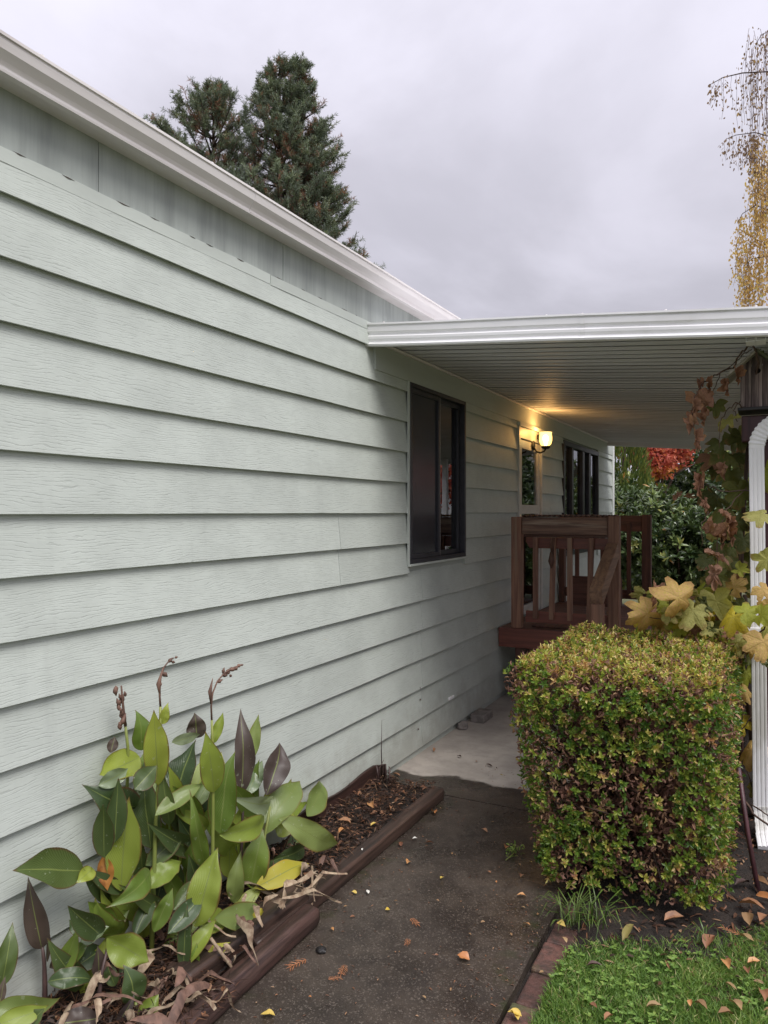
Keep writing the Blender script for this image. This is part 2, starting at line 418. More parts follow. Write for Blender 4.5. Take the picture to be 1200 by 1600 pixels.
# ------------------------------------------------------------------ concrete, soil, lawn
def concrete(name, wet):
    m, t, b = newmat(name); g = G(t)
    v = g.coord((1, 1, 1), rnd=False)
    sp = g.n('ShaderNodeSeparateXYZ', {0: v})
    blot = g.noise(v, 2.6, 6, 0.62)
    mid = g.noise(v, 11, 5, 0.6)
    agg = g.n('ShaderNodeTexVoronoi', {'Vector': v, 'Scale': 210.0}).outputs['Color']
    aggs = g.n('ShaderNodeSeparateXYZ', {0: agg}).outputs[0]
    fine = g.noise(v, 160, 3, 0.6)
    dry = g.mix(g.rng(blot, 0.3, 0.7), (0.46, 0.41, 0.36, 1), (0.32, 0.285, 0.25, 1))
    dry = g.mix(g.rng(mid, 0.45, 0.75, 0, 0.5), dry, (0.25, 0.22, 0.20, 1))
    wetc = g.mix(g.rng(blot, 0.35, 0.68), (0.068, 0.053, 0.042, 1), (0.029, 0.022, 0.018, 1))
    wetc = g.mix(g.rng(mid, 0.4, 0.75, 0, 0.6), wetc, (0.026, 0.020, 0.017, 1))
    wetc = g.mix(g.rng(aggs, 0.82, 0.96, 0, 0.5), wetc, (0.17, 0.14, 0.115, 1))
    moss = g.math('MULTIPLY', g.rng(g.noise(v, 9, 5, .65), .5, .68), g.math('MAXIMUM', g.rng(sp.outputs[0], 1.18, 1.36, 0, .8), g.rng(sp.outputs[0], .66, .48, 0, .6)))
    wetc = g.mix(moss, wetc, (0.030, 0.034, 0.014, 1))
    if wet == 'all':
        wf = 1.0
    else:
        edge = g.math('ADD', sp.outputs[1], g.math('MULTIPLY', g.math('SUBTRACT', g.noise(v, 3.2, 5, 0.55), 0.5), 0.34))
        edge = g.math('SUBTRACT', edge, g.math('MULTIPLY', sp.outputs[0], 0.06))
        edge = g.math('ADD', edge, g.math('MULTIPLY', g.rng(sp.outputs[0], 1.4, 1.7), 0.6))
        wf = g.rng(edge, 4.255, 4.30, 1.0, 0.0)
    col = g.mix(wf, dry, wetc)
    col = g.mix(g.rng(fine, 0.5, 0.8, 0, 0.35), col, g.mix(0.5, col, (0.02, 0.018, 0.016, 1)))
    g.l(col, b.inputs['Base Color'])
    pud = g.rng(g.noise(v, 4.0, 4, 0.5), 0.42, 0.62, 0.24, 0.46)
    rg = g.n('ShaderNodeMix', {0: wf, 2: 0.85, 3: pud}).outputs[0]
    g.l(rg, b.inputs['Roughness'])
    b.inputs['Specular IOR Level'].default_value = 0.42
    hh = g.math('ADD', g.math('MULTIPLY', fine, 0.6), g.math('ADD', aggs, g.math('MULTIPLY', mid, 0.8)))
    bn = g.n('ShaderNodeBump', {'Strength': 0.45, 'Distance': 0.0025, 'Height': hh})
    g.l(bn.outputs[0], b.inputs['Normal'])
    return m
M['wet'] = concrete('wet_concrete', 'all')
M['half'] = concrete('half_wet_concrete', 'edge')
M['soil'] = pm('dark_wet_soil', (0.035, 0.024, 0.018), (0.018, 0.013, 0.010), (14, 14, 14), 0.85, 1.0, (60, 60, 60), rnd=0, bdist=0.02)
M['turf'] = pm('turf_soil', (0.045, 0.055, 0.02), (0.03, 0.035, 0.015), (9, 9, 9), 0.9, 0.8, rnd=0, bdist=0.02)
M['field'] = pm('far_grass', (0.125, 0.13, 0.065), (0.09, 0.10, 0.045), (0.6, 0.6, 0.6), 0.9, 0.4, rnd=0)
M['brick'] = pm('wet_red_brick', (0.135, 0.062, 0.048), (0.055, 0.034, 0.027), (16, 16, 16), 0.62, 1.0, (60, 60, 60), rnd=0.3, c3=(0.065, 0.065, 0.028), bdist=0.008)
M['stone'] = pm('grey_stone', (0.26, 0.23, 0.21), (0.17, 0.15, 0.135), (18, 18, 18), 0.85, 0.6, rnd=0.1)

def grid_sheet(name, x0, x1, y0, y1, z, nx, ny, amp, mat, fs=3.0, zfun=None):
    v, f = [], []
    for j in range(ny + 1):
        for i in range(nx + 1):
            x = x0 + (x1 - x0) * i / nx; y = y0 + (y1 - y0) * j / ny
            zz = z + amp * mnoise.noise(Vector((x * fs, y * fs, 1.7)))
            if zfun: zz += zfun(x, y)
            v.append((x, y, zz))
    for j in range(ny):
        for i in range(nx):
            a = j * (nx + 1) + i
            f.append((a, a + 1, a + nx + 2, a + nx + 1))
    return mesh_obj(name, v, f, mat, sm=[True] * len(f))

gr = MB().add([(-900, -900, -0.115), (900, -900, -0.115), (900, 900, -0.115), (-900, 900, -0.115)], [(0, 1, 2, 3)]).build('ground', M['field'])
tag(gr, kind='structure')
o = grid_sheet('garden_soil', 1.36, 3.6, 2.2, 9.5, -0.035, 70, 180, 0.022, M['soil'], 5.0, lambda x, y: (0.035 if y > 3.0 and x > 1.45 else 0.0) - (0.06 if y > 3.98 and x < 1.97 else 0.0))
tag(o, 'dark wet garden soil under the clipped hedge', kind='structure')
def lawn_edge(x):      # far border of the lawn
    return 2.80 + 0.86 * (x - 1.494) + 0.05 * math.sin(x * 9)
lv, lf = [], []
nx, ny = 50, 40
for j in range(ny + 1):
    for i in range(nx + 1):
        x = 1.475 + (4.2 - 1.475) * i / nx
        y = -1.5 + (lawn_edge(x) + 1.5) * j / ny
        lv.append((x, y, -0.012 + 0.012 * mnoise.noise(Vector((x * 4, y * 4, 3)))))
for j in range(ny):
    for i in range(nx):
        a = j * (nx + 1) + i; lf.append((a, a + 1, a + nx + 2, a + nx + 1))
o = mesh_obj('lawn', lv, lf, M['turf'], sm=[True] * len(lf)); tag(o, 'turf at the lower right of the path', kind='structure')
o = grid_sheet('flower_bed', -0.02, 0.44, 1.2, 3.98, 0.045, 16, 90, 0.03, M['soil'], 8.0)
tag(o, 'narrow planting bed between the wall and the timbers', kind='structure')
o = grid_sheet('bed_verge', 0.42, 0.55, 1.0, 2.0, 0.018, 8, 40, 0.02, M['soil'], 9.0)
tag(o, 'soil spilling from the bed onto the path edge', kind='structure')

path = thing('path', None, None); tag(path, 'concrete garden path along the sided wall', kind='structure')
def slab(y0, y1, x0, x1, mat):
    n = 30; mb = MB()
    l = [(x0, y0 + (y1 - y0) * i / n, 0) for i in range(n + 1)]
    r = [(x1 + 0.007 * mnoise.noise(Vector((9, q[1] * 5, 0))), q[1], 0) for q in l]
    vs = l + r + [(q[0], q[1], -0.1) for q in l] + [(q[0], q[1], -0.1) for q in r]
    N = n + 1; fs = []
    for i in range(n):
        fs += [(i, N + i, N + i + 1, i + 1), (N + i, 3 * N + i, 3 * N + i + 1, N + i + 1), (i + 1, 2 * N + i + 1, 2 * N + i, i)]
    fs += [(0, 2 * N, 3 * N, N), (N - 1, 2 * N - 1, 4 * N - 1, 3 * N - 1)]
    mb.add(vs, fs)
    return mb.build('concrete_slab', mat, path)
slab(-2.0, 1.02, 0.445, 1.36, M['wet'])
slab(1.035, 4.02, 0.445, 1.36, M['wet'])
slab(4.032, 8.6, -0.06, 1.92, M['half'])
o = MB().box((-0.06, 8.62, -0.11), (1.92, 12.2, -0.02)).build('patio', M['half']); tag(o, kind='structure')

# ------------------------------------------------------------------ mobile home
home = thing('mobile_home', 'single storey sage green lap sided home with white gutter', 'house')
W1 = (4.44, 5.46, 1.325, 2.545)
DR = (6.86, 7.69, 0.60, 2.50)
W2 = (8.62, 10.62, 1.15, 2.52)
Y0, Y1, LAP = -2.2, 11.74, 0.2023
def board(y0, y1, z0, z1, seed):
    n = max(1, int((y1 - y0) / 0.22)); vs, fs = [], []
    for i in range(n + 1):
        y = y0 + (y1 - y0) * i / n
        j = 0.0016 * mnoise.noise(Vector((seed * 3.1, y * 1.7, 0)))
        k = 0.0014 * mnoise.noise(Vector((seed * 5.3, y * 1.1, 4)))
        full = z0 + LAP + 0.012
        xt = 0.0255 - 0.0225 * (z1 - z0) / (LAP + 0.012)
        vs += [(0.0, y, z0 + j + 0.016), (0.0225 + k, y, z0 + j), (0.0255 + k, y, z0 + j + 0.002), (xt + k * 0.3, y, z1), (0.0, y, z1)]
    for i in range(n):
        a, b = i * 5, i * 5 + 5
        for q in range(4): fs.append((a + q, a + q + 1, b + q + 1, b + q))
    fs += [(4, 3, 2, 1, 0), tuple(n * 5 + q for q in range(5))]
    return MB().add(vs, fs).build('siding_board', M['siding'], home)
seed = 0
for k in range(-8, 6):
    z0 = 1.666 + LAP * k + 0.0
    z1 = min(z0 + LAP + 0.012, 2.80)
    segs = [(Y0, Y1)]
    if z0 > 2.55: segs = [(Y0, 3.93)]
    cuts = {-1: [3.55], -2: [3.55, 4.66], -3: [4.66], -4: [4.66], -5: [4.66], -6: [4.66], -7: [4.66], -8: [4.66], 1: [], 3: [8.0], 0: [8.05]}.get(k, [])
    out_s = []
    for (a, b) in segs:
        holes = sorted((wi[0], wi[1]) for wi in (W1, DR, W2) if z0 < wi[3] - 0.03 and z0 + LAP > wi[2] + 0.03)
        cur = a
        for h in holes:
            out_s.append((cur, h[0])); cur = h[1]
        out_s.append((cur, b))
    fin = []
    for (a, b) in out_s:
        for q in cuts:
            if a + 0.05 < q < b - 0.05:
                fin.append((a, q - 0.0015)); a = q + 0.0015
        fin.append((a, b))
    for (a, b) in fin:
        seed += 1
        for (wy0, wy1, wz0, wz1) in (W1, DR, W2):       # boards that end on a sill or head
            pass
        board(a, b, z0, z1, seed)
# sheathing behind the siding with real openings
mb = MB()
ys = [Y0, W1[0], W1[1], DR[0], DR[1], W2[0], W2[1], Y1]
for i in range(len(ys) - 1):
    hole = {1: W1, 3: DR, 5: W2}.get(i)
    if hole is None: mb.box((-0.10, ys[i], 0.03), (-0.002, ys[i + 1], 3.0))
    else:
        mb.box((-0.10, ys[i], 0.03), (-0.002, ys[i + 1], hole[2])); mb.box((-0.10, ys[i], hole[3]), (-0.002, ys[i + 1], 3.0))
mb.build('wall', M['header'], home)
mb = MB().box((-7.0, Y0, 0.0), (-6.9, 1.5, 3.0)).box((-7.0, 1.5, 0.0), (-6.9, 9.5, 0.9)).box((-7.0, 1.5, 2.5), (-6.9, 9.5, 3.0)).box((-7.0, 9.5, 0.0), (-6.9, Y1, 3.0)).box((-6.9, Y0, 0.0), (-0.10, Y0 + 0.1, 3.0)).box((-6.9, Y1 - 0.1, 0.0), (-0.10, Y1, 3.0))
mb.box((-6.9, Y0 + 0.1, 2.9), (-0.10, Y1 - 0.1, 2.98)).box((-6.9, Y0 + 0.1, 0.5), (-0.10, Y1 - 0.1, 0.56))
mb.build('interior', M['inner'], home)
mb = MB().box((-0.05, Y0, -0.05), (0.006, Y1, 0.040)); mb.build('skirting', M['header'], home, 0.004)
# frieze, drip strip
fy = [Y0, 0.62, 1.88, 3.02, 4.16, 6.6, 9.1, Y1]
for i in range(len(fy) - 1):
    MB().box((-0.001, fy[i] + 0.002, 2.80), (0.006 + 0.0012 * (i % 2), fy[i + 1] - 0.002, 3.012)).build('frieze_panel', M['frieze'], home)
def wavy_strip(y0, y1, z0, z1, x0, x1):
    n = int((y1 - y0) / 0.09); vs, fs = [], []
    for i in range(n + 1):
        y = y0 + (y1 - y0) * i / n
        j = 0.0035 * mnoise.noise(Vector((1, y * 4.3, 0))); q = 0.003 * mnoise.noise(Vector((8, y * 3.1, 0)))
        vs += [(x0, y, z0), (x1 + q, y, z0), (x1 + q * 0.5, y, z1 + j), (x0, y, z1 + j)]
    for i in range(n):
        a, b = 4 * i, 4 * i + 4
        fs += [(a, a + 1, b + 1, b), (a + 1, a + 2, b + 2, b + 1), (a + 2, a + 3, b + 3, b + 2)]
    fs += [(0, 3, 2, 1), (4 * n, 4 * n + 1, 4 * n + 2, 4 * n + 3)]
    return MB().add(vs, fs)
wavy_strip(Y0, 2.9, 2.776, 2.824, 0.001, 0.0165).build('trim_strip', M['trim'], home)
wavy_strip(2.904, 3.93, 2.773, 2.821, 0.001, 0.0175).build('trim_strip', M['trim'], home)
for i in range(24):
    y = -0.9 + i * 0.2 + R.uniform(-.08, .08); l = R.uniform(.02, .10)
    MB().add([(0.0172, y, 2.8245), (0.0182, y + l * .5, 2.8205 + R.uniform(-.001, .001)), (0.0172, y + l, 2.8235), (0.0165, y + l * .5, 2.8255)], [(0, 1, 2, 3)]).build('paint_crack', M['crack'], home)
# header board under the awning
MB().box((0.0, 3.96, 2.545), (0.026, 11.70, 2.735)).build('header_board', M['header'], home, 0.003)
# corner trim at the far end
MB().box((-0.02, Y1, 0.02), (0.034, Y1 + 0.06, 2.98)).build('corner_trim', M['white'], home, 0.003)
MB().box((-0.02, Y1 - 0.05, 0.02), (0.026, Y1 - 0.001, 2.98)).build('corner_trim', M['trim'], home, 0.003)
# eave soffit, gutter, roof
MB().box((-0.01, Y0, 3.012), (0.075, Y1, 3.03)).build('soffit', M['gutter'], home)
gp = [(0.075, 3.008), (0.098, 3.008), (0.1, 3.016), (0.094, 3.02), (0.094, 3.028), (0.102, 3.04), (0.122, 3.062), (0.127, 3.085), (0.127, 3.094), (0.133, 3.096), (0.133, 3.106), (0.124, 3.106), (0.12, 3.10), (0.118, 3.066), (0.092, 3.038), (0.075, 3.03)]
def extr(prof, ya, yb, jit=0.0, seedv=0, step=0.5):
    n = max(1, int((yb - ya) / step)); k = len(prof); vs, fs = [], []
    for i in range(n + 1):
        y = ya + (yb - ya) * i / n; dz = jit * mnoise.noise(Vector((seedv, y * 0.9, 2)))
        vs += [(a, y, b + dz) for a, b in prof]
    for i in range(n):
        for j in range(k): fs.append((i * k + j, i * k + (j + 1) % k, (i + 1) * k + (j + 1) % k, (i + 1) * k + j))
    fs += [tuple(range(k - 1, -1, -1)), tuple(n * k + j for j in range(k))]
    return MB().add(vs, fs)
extr(gp, Y0, 2.64, 0.004, 5).build('gutter', M['gutter'], home)
extr(gp, 2.642, Y1 + 0.05, 0.004, 5).build('gutter', M['gutter'], home)
for y in (0.62, 1.02, 1.55, 2.35, 2.62):
    MB().box((0.095, y, 3.104), (0.128, y + 0.012, 3.112)).box((0.10, y + .002, 3.112), (0.108, y + 0.010, 3.124)).build('gutter_clip', M['gutter'], home)
mb = MB().add([(0.07, Y0 - .1, 3.035), (0.07, Y1 + .1, 3.035), (-3.5, Y1 + .1, 3.42), (-3.5, Y0 - .1, 3.42), (-7.1, Y1 + .1, 3.03), (-7.1, Y0 - .1, 3.03)], [(0, 1, 2, 3), (3, 2, 4, 5)])
mb.build('roof', M['stone'], home)
# siding nail heads and small hose hooks low on the wall
mb = MB()
for (u, v) in ((657, 1094), (654, 1140), (656, 1076)):
    p = P(u, v, x=0.022); mb.lathe((p.x, p.y, p.z), [(0.0, -.005), (0.006, -.005), (0.006, .005), (0, .005)], 8)
mb.build('nail_head', M['stone'], home)
p = P(704, 1091, x=0.02)
MB().box((p.x - .01, p.y - .05, p.z - .012), (p.x + .012, p.y + .05, p.z + .012)).build('vent_clip', M['white'], home, 0.005)

# --- windows
def frame_ring(mb, y0, y1, z0, z1, wd, xa, xb):
    mb.box((xa, y0, z0), (xb, y0 + wd, z1)); mb.box((xa, y1 - wd, z0), (xb, y1, z1))
    mb.box((xa, y0 + wd, z0), (xb, y1 - wd, z0 + wd)); mb.box((xa, y0 + wd, z1 - wd), (xb, y1 - wd, z1))
    return mb
def curtain(y0, y1, z0, z1, x, parent, mat, name='curtain', amp=0.02):
    n = 40; vs = []; fs = []
    for i in range(n + 1):
        y = y0 + (y1 - y0) * i / n; xx = x + amp * math.sin(i * 0.95)
        vs += [(xx, y, z0), (xx, y, z1)]
    for i in range(n): fs.append((2 * i, 2 * i + 1, 2 * i + 3, 2 * i + 2))
    return MB().add(vs, fs, 0, True).build(name, mat, parent)
y0, y1, z0, z1 = W1
win = frame_ring(MB(), y0, y1, z0, z1, 0.028, -0.05, 0.034).build('window', M['bronze'], home, 0.003)
tag(win, 'dark framed sliding window with a screen on its left half')
MB().box((0.0, y0 - 0.02, z0 - 0.016), (0.045, y1 + 0.03, z0 - 0.001)).build('sill', M['trim'], win, 0.003)
MB().box((0.022, y0 - 0.026, z0), (0.03, y0 - 0.001, z1)).build('flange', M['trim'], win)
mb = frame_ring(MB(), y0 + 0.03, y0 + 0.53, z0 + 0.03, z1 - 0.03, 0.03, 0.0, 0.022); mb.build('sash', M['bronze'], win, 0.002)
mb = frame_ring(MB(), y0 + 0.50, y1 - 0.03, z0 + 0.03, z1 - 0.03, 0.034, -0.04, -0.008); mb.build('sash', M['bronze'], win, 0.002)
MB().box((-0.006, y0 + 0.534, z0 + 0.03), (0.012, y0 + 0.556, z1 - 0.03)).build('meeting_rail', M['gutter'], win, 0.002)
MB().box((0.004, y0 + 0.06, z0 + 0.06), (0.007, y0 + 0.50, z1 - 0.06)).build('screen', M['screen'], win)
MB().box((-0.006, y0 + 0.06, z0 + 0.06), (-0.002, y0 + 0.50, z1 - 0.06)).build('pane', M['glass'], win)
MB().box((-0.028, y0 + 0.534, z0 + 0.064), (-0.024, y1 - 0.064, z1 - 0.064)).build('pane', M['glass'], win)
curtain(y0 + 0.78, y0 + 0.96, z0, z1, -0.065, win, M['curtain'])
MB().box((-0.10, y0 + 0.55, 2.08), (-0.096, y0 + 0.78, z1)).build('roller_blind', M['curtain'], win)
MB().box((-0.10, y0 - .05, z1 - 0.01), (-0.0, y1 + .05, z1 + 0.02)).build('head_lining', M['inner'], win)
y0, y1, z0, z1 = W2
win2 = frame_ring(MB(), y0, y1, z0, z1, 0.06, -0.05, 0.034).build('window', M['bronze'], home, 0.003)
tag(win2, 'wide dark three pane window at the far end of the wall')
for ya, yb in ((9.62, 9.74), (10.0, 10.12), (9.04, 9.12)):
    MB().box((-0.04, ya, z0 + 0.06), (0.028, yb, z1 - 0.06)).build('mullion', M['bronze'], win2, 0.003)
for ya, yb in ((y0 + .06, 9.04), (9.12, 9.62), (9.74, 10.0), (10.12, y1 - .06)):
    MB().box((-0.012, ya, z0 + 0.06), (-0.008, yb, z1 - 0.06)).build('pane', M['glass'], win2)
# --- storm door
y0, y1, z0, z1 = DR
door = frame_ring(MB(), y0 + 0.05, y1 - 0.05, z0 + 0.06, z1 - 0.12, 0.085, -0.02, 0.02)
door.box((-0.02, y0 + 0.135, 1.655), (0.02, y1 - 0.135, 1.745))
door = door.build('door', M['doorwhite'], home, 0.004); tag(door, 'ivory storm door with two glass panels')
MB().box((-0.004, y0 + 0.13, 1.745), (0.002, y1 - 0.13, z1 - 0.20)).build('pane', M['glass'], door)
MB().box((-0.004, y0 + 0.13, z0 + 0.14), (0.002, y1 - 0.13, 1.655)).build('pane', M['glass'], door)
MB().box((0.02, y1 - 0.125, 1.50), (0.05, y1 - 0.105, 1.62)).build('handle', M['black'], door, 0.004)
fr = MB().box((-0.05, y0, z0), (0.035, y0 + 0.045, z1)).box((-0.05, y1 - 0.045, z0), (0.035, y1, z1)).box((-0.05, y0 + 0.045, z1 - 0.11), (0.03, y1 - 0.045, z1)).build('door_frame', M['doorwhite'], home, 0.004)
MB().box((0.0, y0 - 0.03, z1 + 0.001), (0.055, y1 + 0.04, z1 + 0.04)).build('drip_cap', M['trim'], fr, 0.004)
MB().box((0.03, y1 - 0.22, z1 - 0.075), (0.07, y1 - 0.06, z1 - 0.03)).build('door_closer', M['black'], fr, 0.004)

# ------------------------------------------------------------------ patio awning
aw = thing('patio_awning', 'white ribbed metal patio awning with fluted front fascia', 'awning', (1.2, 3.9, 2.6))
AX1, AY0, AY1 = 2.52, 3.885, 11.24
SL = -0.081
def aw_z(x, z): return z + SL * x
# fascia: two rounded flutes
fp = [(0.0, 2.672), (-0.012, 2.674), (-0.016, 2.684), (-0.006, 2.690), (-0.002, 2.700), (-0.010, 2.716), (-0.011, 2.730), (0.0, 2.739), (0.0, 2.749), (-0.010, 2.760), (-0.011, 2.785), (-0.004, 2.797), (-0.018, 2.800), (-0.018, 2.809), (0.004, 2.812), (0.02, 2.812), (0.02, 2.672)]
vs, fs = [], []
nn = 12
for i in range(nn + 1):
    x = -0.004 + (AX1 + 0.004) * i / nn
    dz = 0.0025 * mnoise.noise(Vector((x * 1.3, 0, 9)))
    vs += [(x, AY0 + a, aw_z(x, b) + dz) for a, b in fp]
k = len(fp)
for i in range(nn):
    for j in range(k): fs.append((i * k + (j + 1) % k, i * k + j, (i + 1) * k + j, (i + 1) * k + (j + 1) % k))
fs += [tuple(range(k)), tuple(nn * k + j for j in range(k - 1, -1, -1))]
MB().add(vs, fs).build('fascia', M['white'], aw)
for xs_ in (1.28,):                                   # lap seam
    vs, fs = [], []
    for x in (xs_, xs_ + 0.025):
        vs += [(x, AY0 + a - 0.0018, aw_z(x, b)) for a, b in fp[:15]]
    for j in range(14): fs.append((j + 1, j, 15 + j, 16 + j))
    MB().add(vs, fs).build('lap_seam', M['white'], aw)
for xs_ in (0.12, 0.6, 1.1, 1.29, 1.7, 2.1):
    MB().lathe((xs_, AY0 + 0.004, aw_z(xs_, 2.812)), [(0, .0), (.006, 0), (.006, .005), (0, .006)], 8).build('screw', M['gutter'], aw)
# roof pans, each a hat-profiled strip running out from the wall
PW = 0.1225
npan = int((AY1 - 0.03 - AY0 - 0.03) / PW)
for i in range(npan):
    ya = AY0 + 0.03 + i * PW
    prof = [(0.0, 0.0), (0.012, 0.0), (0.020, 0.010), (0.034, 0.010), (0.042, 0.004), (0.060, 0.004), (0.064, 0.007), (0.070, 0.007), (0.074, 0.004), (0.092, 0.004), (0.096, 0.007), (0.102, 0.007), (0.106, 0.003), (PW, 0.003)]
    vs, fs = [], []
    zb = 2.722 + R.uniform(-.0012, .0012)
    for x in (0.012, 0.9, 1.7, AX1 - 0.02):
        vs += [(x, ya + a, aw_z(x, zb + b) - 0.004 * math.sin(min(1, x / AX1) * 3.14)) for a, b in prof]
    k = len(prof)
    for s in range(3):
        for j in range(k - 1): fs.append((s * k + j, s * k + j + 1, (s + 1) * k + j + 1, (s + 1) * k + j))
    MB().add(vs, fs).build('roof_pan', M['pan'], aw)
MB().add([(0.0, AY0 + .02, 2.79), (AX1, AY0 + .02, 2.79 + SL * AX1), (AX1, AY1, 2.79 + SL * AX1), (0.0, AY1, 2.79)], [(0, 1, 2, 3)]).build('roof_skin', M['pan'], aw)
# hanger rail along the wall
MB().box((0.0265, AY0 + 0.03, 2.704), (0.052, AY1, 2.7165)).box((0.0265, AY0 + 0.03, 2.7165), (0.0305, AY1, 2.79)).build('hanger_rail', M['gutter'], aw, 0.002)
# far and outer edge beams
mb = MB().beam((0.02, AY1 + 0.03, 2.735), (AX1, AY1 + 0.03, 2.735 + SL * AX1), 0.05, 0.145); mb.build('rear_fascia', M['pan'], aw, 0.003)
mb = MB().box((AX1 - 0.0, AY0, 2.45), (AX1 + 0.10, AY1 + .05, 2.60)); mb.build('side_gutter', M['white'], aw, 0.006)
# open-ended double box beam carrying the pans
for xx in (2.055, 2.099):
    mb = MB(); a, b_ = xx, xx + 0.042; zt, zb = 2.536, 2.494; t_ = 0.003
    mb.box((a, 3.95, zb), (b_, 4.06, zb + t_)).box((a, 3.95, zb + t_), (a + t_, 4.06, zt)).box((b_ - t_, 3.95, zb + t_), (b_, 4.06, zt))
    mb.build('bracket', M['white'], aw)
MB().box((2.05, 3.952, 2.5361), (2.146, 4.058, 2.540)).build('bracket_flange', M['pan'], aw)
for yy in (7.4, 10.9):
    MB().box((2.36, yy, -0.02), (2.44, yy + 0.08, 2.53)).build('post', M['white'], aw, 0.004)

# ------------------------------------------------------------------ wall lamp (lit)
LP = Vector((0.155, 7.36, 2.36))
lamp = thing('wall_lamp', 'lit jar shaped porch lamp glowing warm beside the door', 'wall lamp', (0.03, LP.y, 2.33))
mb = MB().tube([(0.027, LP.y, 2.35), (0.034, LP.y, 2.35)], 0.052, 14).tube([(0.034, LP.y, 2.335), (0.06, LP.y, 2.29), (0.10, LP.y, 2.275), (0.14, LP.y, 2.29), (0.155, LP.y, 2.312)], 0.009, 8)
mb.build('bracket', M['black'], lamp)
MB().lathe((LP.x, LP.y, 2.312), [(0.0, 0), (0.03, 0), (0.044, 0.012), (0.046, 0.03), (0.0, 0.034)], 18).build('shade_holder', M['black'], lamp)
def shade_mat():
    m, t, b = newmat('lit_ribbed_glass'); g = G(t); t.nodes.remove(b)
    lw = g.n('ShaderNodeLayerWeight', {'Blend': 0.35})
    col = g.mix(lw.outputs['Facing'], (1.0, 0.72, 0.26, 1), (1.0, 0.50, 0.10, 1))
    em = g.n('ShaderNodeEmission', {'Color': col, 'Strength': 1.9})
    tr = g.n('ShaderNodeBsdfTransparent', {'Color': (1, 0.9, 0.7, 1)})
    ms = g.n('ShaderNodeMixShader', {0: 0.4, 1: em.outputs[0], 2: tr.outputs[0]})
    g.l(ms.outputs[0], t.nodes['Material Output'].inputs[0])
    return m
vs, fs = [], []
n = 32
prof = [(0.034, 0.0), (0.052, 0.018), (0.062, 0.05), (0.063, 0.09), (0.058, 0.12), (0.062, 0.14)]
for (r, z) in prof:
    for j in range(n):
        rr = r * (1 + (0.03 if j % 2 else -0.03))
        vs.append((LP.x + rr * math.cos(2 * math.pi * j / n), LP.y + rr * math.sin(2 * math.pi * j / n), 2.342 + z))
for i in range(len(prof) - 1):
    for j in range(n): fs.append((i * n + j, i * n + (j + 1) % n, (i + 1) * n + (j + 1) % n, (i + 1) * n + j))
MB().add(vs, fs, 0, True).build('glass_shade', shade_mat(), lamp)
bm_, bt, bb = newmat('bulb_glow'); gg = G(bt)
bb.inputs['Emission Color'].default_value = (1, 0.78, 0.38, 1); bb.inputs['Emission Strength'].default_value = 9; bb.inputs['Base Color'].default_value = (1, .9, .7, 1)
MB().lathe((LP.x, LP.y, 2.346), [(0.0, 0), (0.014, 0.0), (0.016, 0.03), (0.03, 0.06), (0.03, 0.085), (0.016, 0.105), (0, 0.11)], 14).build('bulb', bm_, lamp)
ld = bpy.data.lights.new('porch_bulb', 'POINT'); ld.energy = 3.4; ld.color = (1.0, 0.50, 0.15); ld.shadow_soft_size = 0.045
lo = bpy.data.objects.new('bulb_light', ld); COL.objects.link(lo); lo.parent = lamp
lo.location = Vector((LP.x, LP.y, 2.47)) - Vector(lamp.location)

# ------------------------------------------------------------------ porch deck
PF, PB, PZ = 6.30, 8.50, 0.65
deck = thing('porch_deck', 'raised dark red wooden porch with balusters and posts', 'porch', (1.0, 7.3, 0))
for i in range(15):
    ya = PF + 0.02 + i * 0.145
    MB().box((0.03, ya, PZ - 0.038), (2.04, ya + 0.138, PZ)).build('deck_board', M['redx'], deck, 0.004)
MB().box((0.022, PF - 0.022, PZ - 0.17), (2.04, PF + 0.016, PZ - 0.002)).build('fascia_board', M['redbd'], deck, 0.005)
MB().box((0.16, PF + 0.03, -0.02), (0.25, PF + 0.12, PZ - 0.04)).build('leg', M['redz'], deck, 0.005)
MB().box((1.9, PF + 0.03, -0.02), (1.99, PF + 0.12, PZ - 0.04)).build('leg', M['redz'], deck, 0.005)
MB().box((2.0, PF + 0.02, PZ - 0.17), (2.04, PB, PZ - 0.04)).build('side_joist', M['redy'], deck, 0.004)
MB().box((0.2, PB - 0.04, PZ - 0.17), (2.0, PB, PZ - 0.04)).build('rear_joist', M['redx'], deck, 0.004)
for i in range(5):
    MB().box((0.26 + i * 0.32, PF + 0.07, 0.0), (0.56 + i * 0.32, PF + 0.095, PZ - 0.175)).build('skirt_board', M['redz'], deck, 0.004)
YR = 6.335
MB().box((0.135, YR - 0.045, PZ), (0.225, YR + 0.045, 1.632)).build('post', M['brown_z'], deck, 0.006)
MB().box((0.965, YR - 0.045, PZ - .2), (1.058, YR + 0.05, 1.64)).build('post', M['brown_z'], deck, 0.006)
MB().box((0.228, YR - 0.025, 1.478), (0.962, YR + 0.02, 1.628)).build('top_rail', M['brown_x'], deck, 0.006)
MB().box((0.24, YR + 0.0, 1.455), (0.955, YR + 0.03, 1.4775)).build('under_rail', M['redx'], deck, 0.004)
